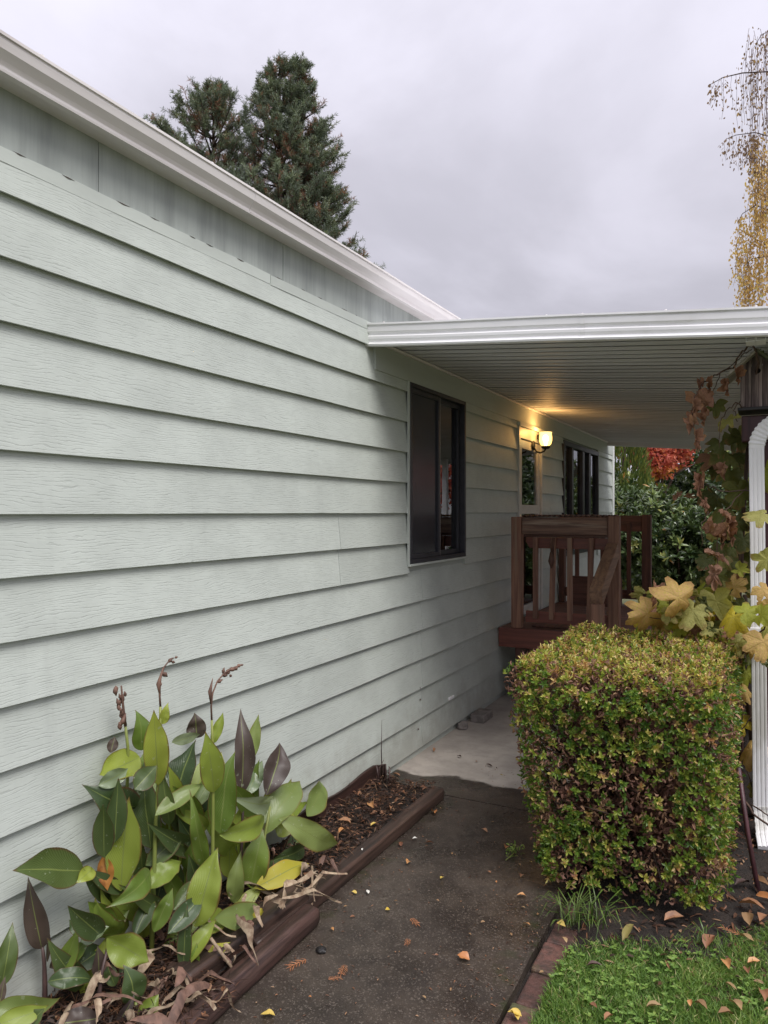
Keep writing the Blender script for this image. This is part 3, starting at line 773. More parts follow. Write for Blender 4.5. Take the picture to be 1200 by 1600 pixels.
# lower boards with clipped ends
def clipped(x0, x1, y0, y1, z0, z1, c):
    pts = [(x0, z1), (x0, z0 + c * 1.6), (x0 + c, z0), (x1 - c, z0), (x1, z0 + c * 1.6), (x1, z1)]
    n = len(pts)
    vs = [(a, y0, b) for a, b in pts] + [(a, y1, b) for a, b in pts]
    return MB().add(vs, [tuple(range(n)), tuple(range(2 * n - 1, n - 1, -1))] + [(i, n + i, n + (i + 1) % n, (i + 1) % n) for i in range(n)])
clipped(0.245, 0.95, YR + 0.032, YR + 0.066, 1.355, 1.452, 0.035).build('rail_board', M['redbd'], deck, 0.003)
MB().box((0.245, YR + 0.032, 0.70), (0.95, YR + 0.066, 0.80)).build('rail_board', M['redbd'], deck, 0.003)
for (u, zt, lean) in ((836.5, 1.452, 0.0), (863, 1.452, 0.01), (890, 1.452, 0.0), (922, 1.452, 0.012)):
    p = P(u, 900, y=YR)
    MB().beam((p.x - lean, YR + 0.008, 0.74), (p.x + lean, YR + 0.010, zt), 0.042, 0.038, (0, 1, 0)).build('baluster', M['brown_z'], deck, 0.003)
# corrugated strip on the rail
vs, fs = [], []
n = 110
for i in range(n + 1):
    x = 0.24 + 0.80 * i / n; zz = 1.639 + 0.009 * math.sin(i * 2 * math.pi / 6.2)
    vs += [(x, YR - 0.03, zz), (x, YR + 0.13, zz), (x, YR + 0.13, zz + 0.004), (x, YR - 0.03, zz + 0.004)]
for i in range(n):
    for j in range(4): fs.append((4 * i + j, 4 * i + (j + 1) % 4, 4 * i + 4 + (j + 1) % 4, 4 * i + 4 + j))
MB().add(vs, fs).build('corrugated_cap', M['redx'], deck)
# rear railing
YB = 8.41
MB().box((0.935, YB - 0.045, PZ), (1.03, YB + 0.045, 1.645)).build('post', M['redz'], deck, 0.006)
MB().box((0.03, YB - 0.045, PZ), (0.10, YB + 0.045, 1.62)).build('post', M['redz'], deck, 0.006)
MB().box((0.102, YB - 0.03, 1.46), (0.933, YB + 0.02, 1.636)).build('top_rail', M['redx'], deck, 0.005)
MB().box((0.102, YB - 0.03, 0.72), (0.933, YB + 0.01, 0.82)).build('rail_board', M['redx'], deck, 0.004)
MB().box((0.32, 7.58, 0.72), (0.86, 7.61, 1.02)).build('kick_board', M['redx'], deck, 0.004)
for x in (0.22, 0.36, 0.50, 0.64, 0.78):
    MB().box((x, YB - 0.06, 0.74), (x + 0.045, YB - 0.032, 1.56)).build('baluster', M['redz'], deck, 0.003)
# stair rail coming forward from the right post
a = Vector((1.012, YR - 0.047, 1.36)); b_ = Vector((1.012, 5.60, 1.035))
MB().beam(a, b_, 0.095, 0.13).build('stair_rail', M['brown_y'], deck, 0.006)
MB().box((0.975, 5.60, 0.0), (1.06, 5.685, 0.985)).build('newel_post', M['brown_z'], deck, 0.006)
for i, zt in enumerate((0.43, 0.215)):
    MB().box((1.075, PF - 0.30 - i * 0.28, zt - 0.04), (2.0, PF - 0.025 - i * 0.28, zt)).build('step', M['redx'], deck, 0.005)
MB().beam((1.09, PF - 0.03, 0.42), (1.09, PF - 0.62, 0.02), 0.03, 0.2).build('stringer', M['redy'], deck, 0.003)
MB().beam((1.98, PF - 0.03, 0.42), (1.98, PF - 0.62, 0.02), 0.03, 0.2).build('stringer', M['redy'], deck, 0.003)
# doormat lying on the deck
o = MB().box((0.28, 6.42, PZ + .002), (0.86, 6.78, PZ + 0.018)).build('doormat', M['redy'], None, 0.006)
tag(o, 'dark flat doormat lying on the porch boards behind the railing', 'mat')
# thin wire and dried sprig hanging on the second baluster
mb = MB(); p = P(861, 845, y=YR - 0.03)
for k in range(4):
    mb.tube([(p.x + .01 * k, YR - .03, 1.45), (p.x - 0.008 + .012 * k, YR - .035, 1.40), (p.x + 0.004 * k, YR - .03, 1.33 - .02 * k)], 0.003, 5)
mb.tube([(p.x, YR - .03, 1.33), (p.x + .004, YR - .04, 1.25), (p.x, YR - .03, 1.19)], [0.008, 0.026, 0.006], 7)
o = mb.build('hanging_ornament', M['redz']); tag(o, 'small dry tied bundle hanging from the porch rail', 'ornament')

# ================================================================== plants
def rot_to(dirs, nrm):
    d = dirs / np.linalg.norm(dirs, axis=1, keepdims=True)
    s = np.cross(d, nrm); ln = np.linalg.norm(s, axis=1, keepdims=True)
    bad = ln[:, 0] < 1e-4
    s[bad] = np.cross(d[bad], np.array([0.31, 0.7, 0.64])); ln = np.linalg.norm(s, axis=1, keepdims=True)
    s /= ln
    return d, s, np.cross(s, d)
def leaf_arrays(pts, dirs, nrm, L, W, fold=0.18, droop=0.15, simple=False):
    """many small leaves: 5 (or 8) vertices each, folded on the midrib and drooping at the tip"""
    n = len(pts); d, s, u = rot_to(dirs, nrm)
    L = np.broadcast_to(np.asarray(L, float), (n,))[:, None]; W = np.broadcast_to(np.asarray(W, float), (n,))[:, None]
    if simple:
        P_ = [pts, pts + d * L * 0.45 + s * W / 2, pts + d * L - u * L * droop, pts + d * L * 0.45 - s * W / 2]
        v = np.stack(P_, 1).reshape(-1, 3)
        f = (np.arange(n) * 4)[:, None, None] + np.array([[0, 1, 2], [0, 2, 3]])[None]
        return v, f.reshape(-1, 3), 2
    P_ = [pts,
          pts + d * L * .28 + s * W * .42 + u * W * fold * .8, pts + d * L * .70 + s * W * .47 + u * (W * fold - L * droop * .4),
          pts + d * L - u * L * droop,
          pts + d * L * .70 - s * W * .47 + u * (W * fold - L * droop * .4), pts + d * L * .28 - s * W * .42 + u * W * fold * .8,
          pts + d * L * .5 - u * L * droop * .22]
    v = np.stack(P_, 1).reshape(-1, 3)
    tri = np.array([[0, 1, 6], [1, 2, 6], [2, 3, 6], [6, 3, 4], [6, 4, 5], [0, 6, 5]])
    f = (np.arange(n) * 7)[:, None, None] + tri[None]
    return v, f.reshape(-1, 3), 6
def leaf_cloud(name, pts, dirs, nrm, L, W, tint, mat, parent=None, kind=None, **k):
    v, f, q = leaf_arrays(np.asarray(pts, float), np.asarray(dirs, float), np.asarray(nrm, float), L, W, **k)
    o = mesh_obj(name, v, f, mat, parent, tint=np.repeat(tint, q), sm=np.zeros(len(f), bool))
    if kind: o['kind'] = kind
    return o
def rvec(n):
    v = NR.normal(size=(n, 3)); return v / np.linalg.norm(v, axis=1, keepdims=True)

# ---------------------------------------------------------------- clipped hedge
M['hedge'] = leafmat('hedge_leaf', [(0.0, (0.06, 0.13, 0.024)), (0.28, (0.145, 0.24, 0.038)), (0.46, (0.28, 0.36, 0.055)), (0.62, (0.52, 0.49, 0.12)), (0.74, (0.70, 0.52, 0.22)), (0.82, (0.42, 0.20, 0.09)), (0.92, (0.20, 0.09, 0.065)), (1.0, (0.50, 0.32, 0.20))], 0.34, 0.34, objrand=False, spec=0.5)
M['twig'] = pm('brown_twig', (0.09, 0.055, 0.038), (0.05, 0.032, 0.024), (30, 30, 30), 0.85, 0.3, rnd=0.1)
M['deadleaf'] = leafmat('dead_brown_leaf', [(0, (0.12, 0.055, 0.042)), (0.5, (0.24, 0.125, 0.09)), (1, (0.42, 0.26, 0.15))], 0.2, 0.7, objrand=False)
hedge = thing('clipped_hedge', 'square clipped hedge with green leaves and browned patches beside the path', 'hedge', (1.58, 3.75, 0))
HX0, HX1, HY0, HY1, HZ = 1.11, 2.01, 3.15, 4.42, 1.0
def hedge_point(n):
    """points on the clipped faces: position and outward normal; lower left face tucks in towards the soil"""
    a = [(HX1 - HX0) * (HY1 - HY0), (HX1 - HX0) * 0.95 * 1.25, (HY1 - HY0) * 0.95, (HY1 - HY0) * 0.95 * 0.6, (HX1 - HX0) * .95 * .35]
    w_ = np.array(a) / sum(a)
    face = NR.choice(5, n, p=w_); u = NR.random(n); v = NR.random(n)
    x = np.where(face == 0, HX0 + (HX1 - HX0) * u, np.where(face == 1, HX0 + (HX1 - HX0) * u, np.where(face == 2, HX0, np.where(face == 3, HX1, HX0 + (HX1 - HX0) * u))))
    y = np.where(face == 0, HY0 + (HY1 - HY0) * v, np.where(face == 1, HY0, np.where(face == 4, HY1, HY0 + (HY1 - HY0) * u)))
    z = np.where(face == 0, HZ, 0.06 + (HZ - 0.06) * v ** 0.9)
    nx_ = np.where(face == 2, -1.0, np.where(face == 3, 1.0, 0)); ny_ = np.where(face == 1, -1.0, np.where(face == 4, 1.0, 0)); nz_ = np.where(face == 0, 1.0, 0)
    return np.stack([x, y, z], 1), np.stack([nx_, ny_, nz_], 1)
def hedge_shape(p, nn):
    """round the arrises, taper the foot, ruffle the surface"""
    q = p.copy(); c = np.array([(HX0 + HX1) / 2, (HY0 + HY1) / 2, 0.0])
    t = np.clip(1 - p[:, 2] / HZ, 0, 1)
    q[:, 0] += np.where(p[:, 0] < c[0], 0.155 * t ** 1.5 * (c[0] - p[:, 0]) / .45, -0.02 * t * (p[:, 0] - c[0]) / .45)
    q[:, 1] += np.where(p[:, 1] < c[1], 0.05 * t * (c[1] - p[:, 1]) / .6, 0)
    # arris rounding
    ez = np.clip((p[:, 2] - (HZ - 0.14)) / 0.14, 0, 1)
    for ax, lo, hi in ((0, HX0, HX1), (1, HY0, HY1)):
        k1 = np.clip((lo + 0.14 - p[:, ax]) / 0.14, 0, 1); k2 = np.clip((p[:, ax] - hi + 0.14) / 0.14, 0, 1)
        q[:, 2] -= 0.025 * ez * (k1 ** 2 + k2 ** 2); q[:, ax] += 0.03 * ez ** 2 * (k1 - k2)
    e1 = np.clip((HX0 + .12 - p[:, 0]) / .12, 0, 1) * np.clip((HY0 + .12 - p[:, 1]) / .12, 0, 1)
    e2 = np.clip((p[:, 0] - HX1 + .12) / .12, 0, 1) * np.clip((HY0 + .12 - p[:, 1]) / .12, 0, 1)
    q[:, 0] += 0.03 * (e1 - e2); q[:, 1] += 0.03 * (e1 + e2)
    m = np.array([mnoise.noise(Vector(r_ * 5.0)) * 0.04 + mnoise.noise(Vector(r_ * 13.0)) * 0.025 for r_ in q])
    return q + nn * m[:, None]
def patch(q):
    """0 leafy .. 1 browned and thin"""
    return np.array([mnoise.noise(Vector((r_[0] * 4.2, r_[1] * 4.2, r_[2] * 5.5))) + 0.6 * mnoise.noise(Vector((r_[0] * 11, r_[1] * 11, r_[2] * 11 + 5))) for r_ in q])
# rosettes: each a whorl of 7 to 9 leaves on the end of a twig
def rosette(n, scale, tintbase):
    ang = np.arange(n) * 2.4 + NR.random(n) * 1.3
    el = np.linspace(0.2, 1.25, n) + NR.normal(size=n) * 0.22
    d = np.stack([np.cos(ang) * np.cos(el), np.sin(ang) * np.cos(el), np.sin(el)], 1)
    nr_ = np.stack([-np.cos(ang) * np.sin(el), -np.sin(ang) * np.sin(el), np.cos(el)], 1)
    pts = np.stack([np.zeros(n), np.zeros(n), -0.010 + 0.014 * np.linspace(0, 1, n)], 1) * scale
    return pts, d, nr_
protos = []
for i in range(14):
    n = 7 + i % 3
    p_, d_, n_ = rosette(n, 1.0, 0)
    kind_ = i % 7
    base = [0.18, 0.32, 0.45, 0.50, 0.62, 0.28, 0.40][kind_]
    tint = np.clip(base + NR.normal(size=n) * 0.09, 0, 0.76)
    v, f, q = leaf_arrays(p_, d_, n_, NR.uniform(0.017, 0.027, n), NR.uniform(0.0085, 0.012, n), fold=0.2, droop=0.12)
    me = bpy.data.meshes.new('leaf_sprig'); me.from_pydata(v.tolist(), [], f.tolist()); me.materials.append(M['hedge'])
    at = me.attributes.new('tint', 'FLOAT', 'FACE'); at.data.foreach_set('value', np.repeat(tint, q).astype(np.float32))
    protos.append(me)
pp, nn = hedge_point(7600)
qq = hedge_shape(pp, nn); pt = patch(qq)
keep = (pt < 0.10) | (NR.random(len(pt)) < 0.20) | (nn[:, 2] > .5)
qq, nn, pt = qq[keep], nn[keep], pt[keep]
def orient(nv):
    z = Vector(nv) + Vector((R.gauss(0, .45), R.gauss(0, .45), R.gauss(0, .45) + 0.38)); z.normalize()
    return z.to_track_quat('Z', 'Y').to_euler()
seen_idx = [i for i in range(len(qq)) if nn[i][1] < -.5][:300]
ss = set(seen_idx)
for i in seen_idx:
    o = link('leaf_sprig', protos[R.randrange(14)], hedge, Vector(qq[i]) - origin(hedge))
    o.rotation_euler = orient(nn[i]); k = R.uniform(.85, 1.25); o.scale = (k, k, k)
PT, DR_, NRM, LL, WW, TT = [], [], [], [], [], []
for i in range(len(qq)):
    if i in ss: continue
    n = R.randint(6, 9)
    p_, d_, n_ = rosette(n, 1.0, 0)
    z = Vector(nn[i]) + Vector((R.gauss(0, .45), R.gauss(0, .45), R.gauss(0, .45) + 0.38)); z.normalize()
    m = np.array(z.to_track_quat('Z', 'Y').to_matrix() @ Matrix.Rotation(R.uniform(0, 6.28), 3, 'Z'))
    top = nn[i][2] > .5  # top whorls yellower, and paler: brightness from above put into their tint
    base = R.gauss(0.46, 0.13) if top else R.gauss(0.29, 0.14)
    if top and R.random() < 0.55: base = R.uniform(0.50, 0.72) 
    if R.random() < 0.15: base = R.uniform(.62, .98)
    out_d = R.uniform(-0.05, 0.018)
    PT.append(p_ @ m.T + qq[i] + nn[i] * out_d); DR_.append(d_ @ m.T); NRM.append(n_ @ m.T)
    LL.append(NR.uniform(0.015, 0.027, n)); WW.append(NR.uniform(0.0075, 0.0115, n)); TT.append(np.clip(base + NR.normal(size=n) * 0.10, 0, 1.0))
cat_ = np.concatenate
leaf_cloud('leaves', cat_(PT), cat_(DR_), cat_(NRM), cat_(LL), cat_(WW), cat_(TT), M['hedge'], hedge, 'stuff', fold=0.2, droop=0.12)
# browned dead leaves in the thin patches and behind the green shell
p2, n2 = hedge_point(11000); q2 = hedge_shape(p2, n2); t2 = patch(q2)
kp = (t2 > 0.08) | (NR.random(len(t2)) < 0.30)
q2, n2 = q2[kp], n2[kp]; n = len(q2)
q2 = q2 - n2 * NR.uniform(-0.012, 0.07, (n, 1))
dd = rvec(n) + n2 * 0.5
leaf_cloud('dead_leaves', q2, dd, rvec(n), NR.uniform(.016, .028, n), NR.uniform(.008, .013, n), NR.random(n), M['deadleaf'], hedge, 'stuff', fold=0.5, droop=0.4)
# twigs and stems filling the inside
mb = MB()
for i in range(700):
    a = Vector((R.uniform(HX0 + .25, HX1 - .15), R.uniform(HY0 + .15, HY1 - .15), R.uniform(0.05, .5)))
    fc = hedge_point(1)[0]; q = Vector(hedge_shape(fc, np.zeros((1, 3)))[0])
    a = a.lerp(q, 0.4); mid = a.lerp(q, .5) + Vector((R.gauss(0, .03), R.gauss(0, .03), R.gauss(0, .03)))
    mb.tube([a, mid, q.lerp(a, 0.12)], [0.004, 0.003, 0.0015], 4)
tw = mb.build('twigs', M['twig'], hedge); tw['kind'] = 'stuff'
n = 9000
ci = np.stack([NR.uniform(HX0 + .22, HX1 - .1, n), NR.uniform(HY0 + .1, HY1 - .1, n), NR.uniform(.1, HZ - .09, n)], 1)
leaf_cloud('inner_leaves', ci, rvec(n), rvec(n), .05, .026, NR.random(n) * .5, M['deadleaf'], hedge, 'stuff', simple=True)
for i in range(6):
    x, y = R.uniform(1.42, 1.85), R.uniform(3.35, 4.2)
    MB().tube([(x, y, -0.05), (x + R.gauss(0, .04), y + R.gauss(0, .03), 0.25), (x + R.gauss(0, .1), y + R.gauss(0, .1), 0.6)], [0.016, 0.012, 0.007], 7).build('stem', M['twig'], hedge)

# ---------------------------------------------------------------- canna bed
def big_leaf(name, base, tip, width, mat, parent, face=None, droop=0.10, fold=0.16, wave=0.06, twist=0.0, seedv=0, nu=7, nv=19, shape=1.0, recurve=0.0):
    """a broad pointed blade from base to tip (world points)"""
    base, tip = Vector(base), Vector(tip)
    ax = tip - base; L = ax.length; d = ax.normalized()
    fc = (face if face is not None else (Vector((CAM_X, 0, CAM_H)) - base)).normalized()
    s = d.cross(fc)
    if s.length < 1e-3: s = d.cross(Vector((0, 0, 1)))
    s.normalize(); u = s.cross(d).normalized()
    vs, uv, fs = [], [], []
    for j in range(nv):
        t = j / (nv - 1)
        q = t ** (0.86 * shape)
        wv = max(0.0, 4 * q * (1 - q)) ** 0.84 * (1 - 0.10 * t)
        if t > .66: wv *= 1 - .58 * ((t - .66) / .34) ** 1.3
        wv = max(wv, 0.035 * (1 - t) + 0.003)
        arch = 4 * t * (1 - t) * droop * L - recurve * L * max(0, t - .55) ** 2
        for i in range(nu):
            k = i / (nu - 1) * 2 - 1
            wob = wave * width * mnoise.noise(Vector((seedv * 7.7 + k * 1.1, t * 3.4, seedv))) * (0.3 + abs(k)) * 1.6
            a = twist * (t - 0.3)
            ss_ = s * math.cos(a) + u * math.sin(a); uu = u * math.cos(a) - s * math.sin(a)
            p = base + d * (L * t) + ss_ * (k * wv * width / 2) + uu * (arch + fold * width * (abs(k) ** 1.4) * wv + wob * wv)
            vs.append(p); uv.append((0.5 + k * 0.5, t))
    for j in range(nv - 1):
        for i in range(nu - 1):
            a = j * nu + i; fs.append((a, a + 1, a + nu + 1, a + nu))
    return mesh_obj(name, [tuple(q) for q in vs], fs, mat, parent, sm=[True] * len(fs), uv=uv)
M['canna'] = leafmat('canna_green_leaf', [(0, (0.12, 0.19, 0.034)), (0.4, (0.19, 0.265, 0.045)), (0.75, (0.27, 0.34, 0.055)), (1, (0.35, 0.40, 0.065))], 0.26, 0.34, veins=True, edge=(0.16, 0.075, 0.03), spec=0.55)
M['cannadark'] = leafmat('canna_dark_leaf', [(0, (0.045, 0.078, 0.03)), (1, (0.09, 0.13, 0.038))], 0.18, 0.32, veins=True, edge=(0.12, 0.06, 0.035), spec=0.55)
M['cannalight'] = leafmat('canna_light_leaf', [(0, (0.17, 0.24, 0.07)), (1, (0.26, 0.32, 0.10))], 0.28, 0.3, veins=True, edge=(0.20, 0.13, 0.03), spec=0.6)
M['cannayellow'] = leafmat('canna_yellow_leaf', [(0, (0.36, 0.37, 0.05)), (1, (0.47, 0.42, 0.05))], 0.3, 0.36, veins=True, edge=(0.5, 0.30, 0.05), spec=0.5)
M['cannapurple'] = leafmat('canna_purple_leaf', [(0, (0.06, 0.042, 0.042)), (1, (0.10, 0.07, 0.055))], 0.12, 0.42, veins=True, spec=0.5)
M['cannagrey'] = leafmat('canna_wet_leaf', [(0, (0.18, 0.24, 0.13)), (1, (0.26, 0.31, 0.19))], 0.2, 0.25, veins=True, spec=0.7)
M['cannaorange'] = leafmat('canna_withered_leaf', [(0, (0.42, 0.17, 0.04)), (1, (0.50, 0.24, 0.06))], 0.25, 0.5, objrand=True, mottle=((0.16, 0.05, 0.03), 0.9))
M['cannabrown'] = leafmat('canna_brown_tip', [(0, (0.26, 0.10, 0.05)), (1, (0.32, 0.14, 0.07))], 0.15, 0.7, mottle=((0.10, 0.05, 0.03), 0.8))
M['stem'] = pm('yellow_green_stem', (0.24, 0.27, 0.06), (0.16, 0.20, 0.05), (20, 20, 3), 0.45, 0.1, rnd=0.1)
M['stemdark'] = pm('dark_purple_stem', (0.09, 0.05, 0.045), (0.05, 0.032, 0.03), (20, 20, 3), 0.5, 0.1, rnd=0.1)
M['stalk'] = pm('dry_flower_stalk', (0.19, 0.105, 0.075), (0.10, 0.055, 0.04), (40, 40, 8), 0.7, 0.2, rnd=0.1)
M['straw'] = pm('dry_straw_leaf', (0.36, 0.28, 0.19), (0.19, 0.125, 0.08), (40, 40, 40), 0.8, 0.4, rnd=0.3)
def K(cx, cy, x):
    return P(cx / 2.1429, 1000 + cy / 2.1429, x=x)
def sz(px, p):        # pixel width in the enlarged crop -> metres at p
    dpt = (Vector(p) - Vector((CAM_X, 0, CAM_H))).dot(Vector((-ST, CT, 0)))
    return px / 2.1429 / F_PX * dpt
stalks = {
 'A': ('tallest canna stalk with a green spear leaf and curled brown flower stem', [(505, 1135, .18), (512, 900, .18), (520, 640, .185), (530, 480, .19), (537, 290, .19), (537, 225, .19)], 'stem'),
 'B': ('canna stalk with two yellow green upright leaves and a leaning seed spike', [(690, 1100, .27), (702, 900, .27), (712, 720, .27), (713, 520, .27), (712, 350, .27), (709, 270, .27)], 'stem'),
 'C': ('canna stalk topped by a bunched dry brown seed head', [(408, 1010, .10), (412, 800, .10), (425, 560, .09), (428, 360, .09), (420, 290, .09)], 'stem'),
 'D': ('canna clump end plant with two dark bronze leaves against the siding', [(800, 1060, .24), (805, 800, .20), (812, 620, .17), (815, 500, .16)], 'stemdark'),
 'E': ('canna plant at the clump end with wet drooping pale leaves', [(835, 1010, .25), (860, 820, .22), (890, 640, .2), (905, 560, .2)], 'stem'),
 'F': ('front canna plant with broad pale green leaf pointing up', [(640, 1170, .36), (662, 1040, .35), (680, 900, .34)], 'stem'),
 'G': ('dark canna shoot with one narrow purple leaf beside the wall', [(150, 1150, .09), (148, 1080, .08), (142, 1030, .08)], 'stemdark'),
 'H': ('low canna plant with broad horizontal leaves near the path timber', [(330, 1210, .24), (340, 1120, .24), (365, 1010, .22)], 'stemdark'),
 'I': ('canna leaves cut off by the lower left picture corner', [(-30, 1300, .22), (-10, 1230, .20), (5, 1160, .18)], 'stem'),
 'J': ('short canna shoots low at the foot of the clump', [(455, 1300, .34), (455, 1240, .34), (455, 1215, .34)], 'stem'),
}
LV = [ # stalk, base, tip, width, material, x at base, x at tip, droop, fold
 ('A', 530, 488, 515, 235, 92, 'canna', .20, .24, .03, .10), ('A', 540, 284, 562, 214, 34, 'canna', .19, .21, .05, .3),
 ('A', 505, 700, 478, 395, 100, 'cannadark', .16, .13, .06, .12), ('A', 555, 600, 650, 330, 125, 'cannadark', .14, .12, .05, .15),
 ('A', 575, 345, 680, 318, 42, 'cannagrey', .15, .10, .05, .15), ('A', 520, 590, 685, 470, 62, 'cannalight', .22, .28, .10, .25),
 ('A', 500, 835, 606, 728, 90, 'canna', .2, .22, .08, .15), ('A', 520, 900, 585, 620, 100, 'cannadark', .10, .08, .05, .12),
 ('A', 515, 980, 578, 838, 66, 'canna', .24, .28, .08, .2),
 ('B', 716, 512, 690, 312, 88, 'canna', .28, .31, .04, .10), ('B', 736, 650, 764, 385, 108, 'canna', .27, .29, .05, .12),
 ('B', 716, 348, 747, 244, 38, 'canna', .27, .28, .04, .3), ('B', 690, 765, 640, 540, 58, 'canna', .29, .33, .06, .25),
 ('B', 735, 655, 884, 592, 78, 'canna', .27, .25, .12, .15), ('B', 660, 740, 590, 620, 90, 'cannadark', .14, .10, .05, .15),
 ('B', 660, 330, 652, 246, 72, 'cannapurple', .08, .08, .04, .15),
 ('C', 468, 395, 332, 455, 112, 'canna', .10, .13, .10, .12), ('C', 474, 372, 462, 238, 74, 'canna', .09, .09, .05, .15),
 ('C', 455, 560, 298, 505, 112, 'cannadark', .12, .12, .12, .12), ('C', 330, 490, 432, 432, 62, 'cannagrey', .125, .14, .05, .15),
 ('C', 405, 842, 424, 542, 128, 'canna', .16, .20, .05, .10), ('C', 345, 728, 362, 842, 58, 'cannaorange', .12, .16, .10, .3),
 ('C', 282, 775, 74, 757, 128, 'cannadark', .10, .16, .10, .10), ('C', 312, 768, 256, 815, 58, 'canna', .12, .14, .08, .2),
 ('C', 502, 776, 392, 888, 80, 'canna', .20, .28, .10, .12), ('C', 402, 985, 312, 884, 84, 'canna', .14, .15, .08, .15),
 ('C', 370, 380, 385, 325, 40, 'cannapurple', .07, .07, .04, .2),
 ('D', 806, 522, 812, 238, 70, 'cannapurple', .17, .15, .04, .16), ('D', 892, 522, 950, 342, 96, 'cannapurple', .18, .17, .05, .12),
 ('D', 838, 405, 866, 250, 48, 'cannalight', .08, .07, .04, .2), ('D', 830, 520, 880, 400, 62, 'cannagrey', .12, .10, .06, .2),
 ('D', 800, 720, 760, 560, 70, 'cannadark', .12, .10, .05, .2),
 ('E', 906, 540, 802, 545, 62, 'cannagrey', .22, .30, .14, .15), ('E', 886, 655, 1004, 474, 112, 'cannalight', .2, .17, .10, .12),
 ('E', 1028, 592, 1092, 468, 88, 'cannalight', .12, .09, .05, .15), ('E', 935, 600, 1134, 682, 92, 'cannalight', .24, .34, .14, .12),
 ('E', 908, 742, 1042, 690, 58, 'cannadark', .22, .25, .08, .2), ('E', 852, 832, 1038, 744, 86, 'cannayellow', .28, .36, .10, .12),
 ('E', 838, 832, 878, 638, 106, 'canna', .24, .26, .06, .12), ('E', 782, 882, 802, 718, 66, 'cannalight', .25, .27, .06, .15),
 ('E', 930, 660, 985, 560, 70, 'canna', .12, .10, .05, .2), ('E', 960, 790, 1030, 655, 66, 'cannadark', .12, .10, .06, .2), ('E', 870, 600, 955, 490, 80, 'canna', .12, .10, .06, .2),
 ('F', 655, 962, 726, 698, 126, 'canna', .35, .38, .04, .10), ('F', 718, 935, 914, 918, 100, 'cannalight', .35, .42, .12, .12),
 ('F', 812, 942, 900, 968, 80, 'cannayellow', .36, .41, .10, .15), ('F', 890, 962, 938, 1032, 62, 'cannabrown', .41, .44, .12, .3),
 ('F', 612, 1110, 626, 893, 54, 'cannadark', .34, .35, .05, .2), ('F', 622, 1092, 722, 932, 66, 'canna', .35, .38, .06, .2),
 ('F', 676, 1100, 782, 1012, 48, 'cannayellow', .38, .42, .08, .25), ('F', 790, 1075, 850, 1048, 34, 'canna', .36, .40, .06, .2),
 ('F', 640, 1180, 660, 1020, 50, 'canna', .36, .37, .04, .3),
 ('G', 140, 1036, 94, 808, 80, 'cannapurple', .08, .08, .04, .15), ('G', 166, 1100, 266, 1010, 58, 'cannapurple', .10, .14, .10, .15), ('G', 158, 1080, 162, 960, 16, 'cannapurple', .09, .09, .03, .3),
 ('H', 358, 1000, 502, 1082, 116, 'canna', .23, .32, .12, .10), ('H', 270, 1012, 366, 962, 64, 'cannagrey', .16, .2, .08, .15), ('H', 280, 985, 232, 940, 58, 'cannadark', .12, .1, .06, .15),
 ('H', 332, 1130, 325, 1025, 50, 'cannapurple', .2, .2, .05, .2), ('H', 215, 1090, 310, 1040, 75, 'cannadark', .08, .1, .06, .15), ('H', 160, 1146, 322, 1136, 70, 'cannadark', .12, .2, .12, .15),
 ('H', 185, 1290, 345, 1262, 92, 'cannapurple', .22, .3, .12, .12), ('H', 400, 1180, 470, 1010, 60, 'cannadark', .14, .12, .05, .15), ('H', 395, 1290, 452, 1190, 40, 'cannapurple', .33, .36, .05, .2),
 ('I', -20, 1235, 205, 1212, 92, 'cannalight', .2, .3, .12, .12), ('I', -15, 1295, 165, 1226, 74, 'canna', .26, .33, .10, .15), ('I', 5, 1165, 42, 958, 76, 'cannadark', .12, .12, .05, .15),
 ('I', -30, 1150, 20, 1050, 60, 'cannadark', .10, .1, .05, .15), ('I', 90, 1300, 150, 1235, 60, 'cannadark', .3, .34, .08, .15), ('I', 0, 1220, 15, 1130, 30, 'cannapurple', .2, .2, .05, .15),
 ('J', 450, 1220, 428, 1098, 98, 'cannadark', .33, .33, .06, .12), ('J', 464, 1290, 532, 1188, 72, 'canna', .37, .40, .06, .15), ('J', 385, 1160, 355, 1080, 50, 'cannadark', .26, .24, .05, .15),
]
CG = 'canna plants in the bed against the wall'
roots = {}
for k, (lab, pts, mt) in stalks.items():
    p0 = K(*pts[0]); roots[k] = thing('canna_plant', lab, 'plant', (p0.x, p0.y, 0.05), CG)
    pl = [K(*q) for q in pts]; foot = Vector((pl[0].x, pl[0].y, 0.02))
    pl = [foot] + [q for q in pl if q.z > 0.06]
    n = len(pl); MB().tube(pl, [0.0095 - 0.005 * i / (n - 1) for i in range(n)], 8).build('stem', M[mt], roots[k])
for i, (k, bx, by, tx, ty, wd, mt, x0, x1, dr, fo) in enumerate(LV):
    a, b_ = K(bx, by, x0), K(tx, ty, x1)
    a.z = max(a.z, 0.05); b_.z = max(b_.z, 0.07)
    if mt == 'cannayellow' and bx in (812,): pass
    yaw = R.uniform(-.45, .45)
    fc = Vector((CAM_X, 0, CAM_H)) - a
    fc = Matrix.Rotation(yaw, 3, (b_ - a).normalized()) @ fc
    big_leaf('leaf', a, b_, sz(wd, a) / math.cos(yaw) * 0.94, M[mt], roots[k], fc, dr * R.uniform(.6, 1.5) * R.choice((1, 1, -.4)), fo * R.uniform(.6, 1.4), R.uniform(.08, .22), R.uniform(-.7, .7), i + 1, shape=R.uniform(0.85, 1.15), recurve=R.choice((0, .2, .5, .9)))
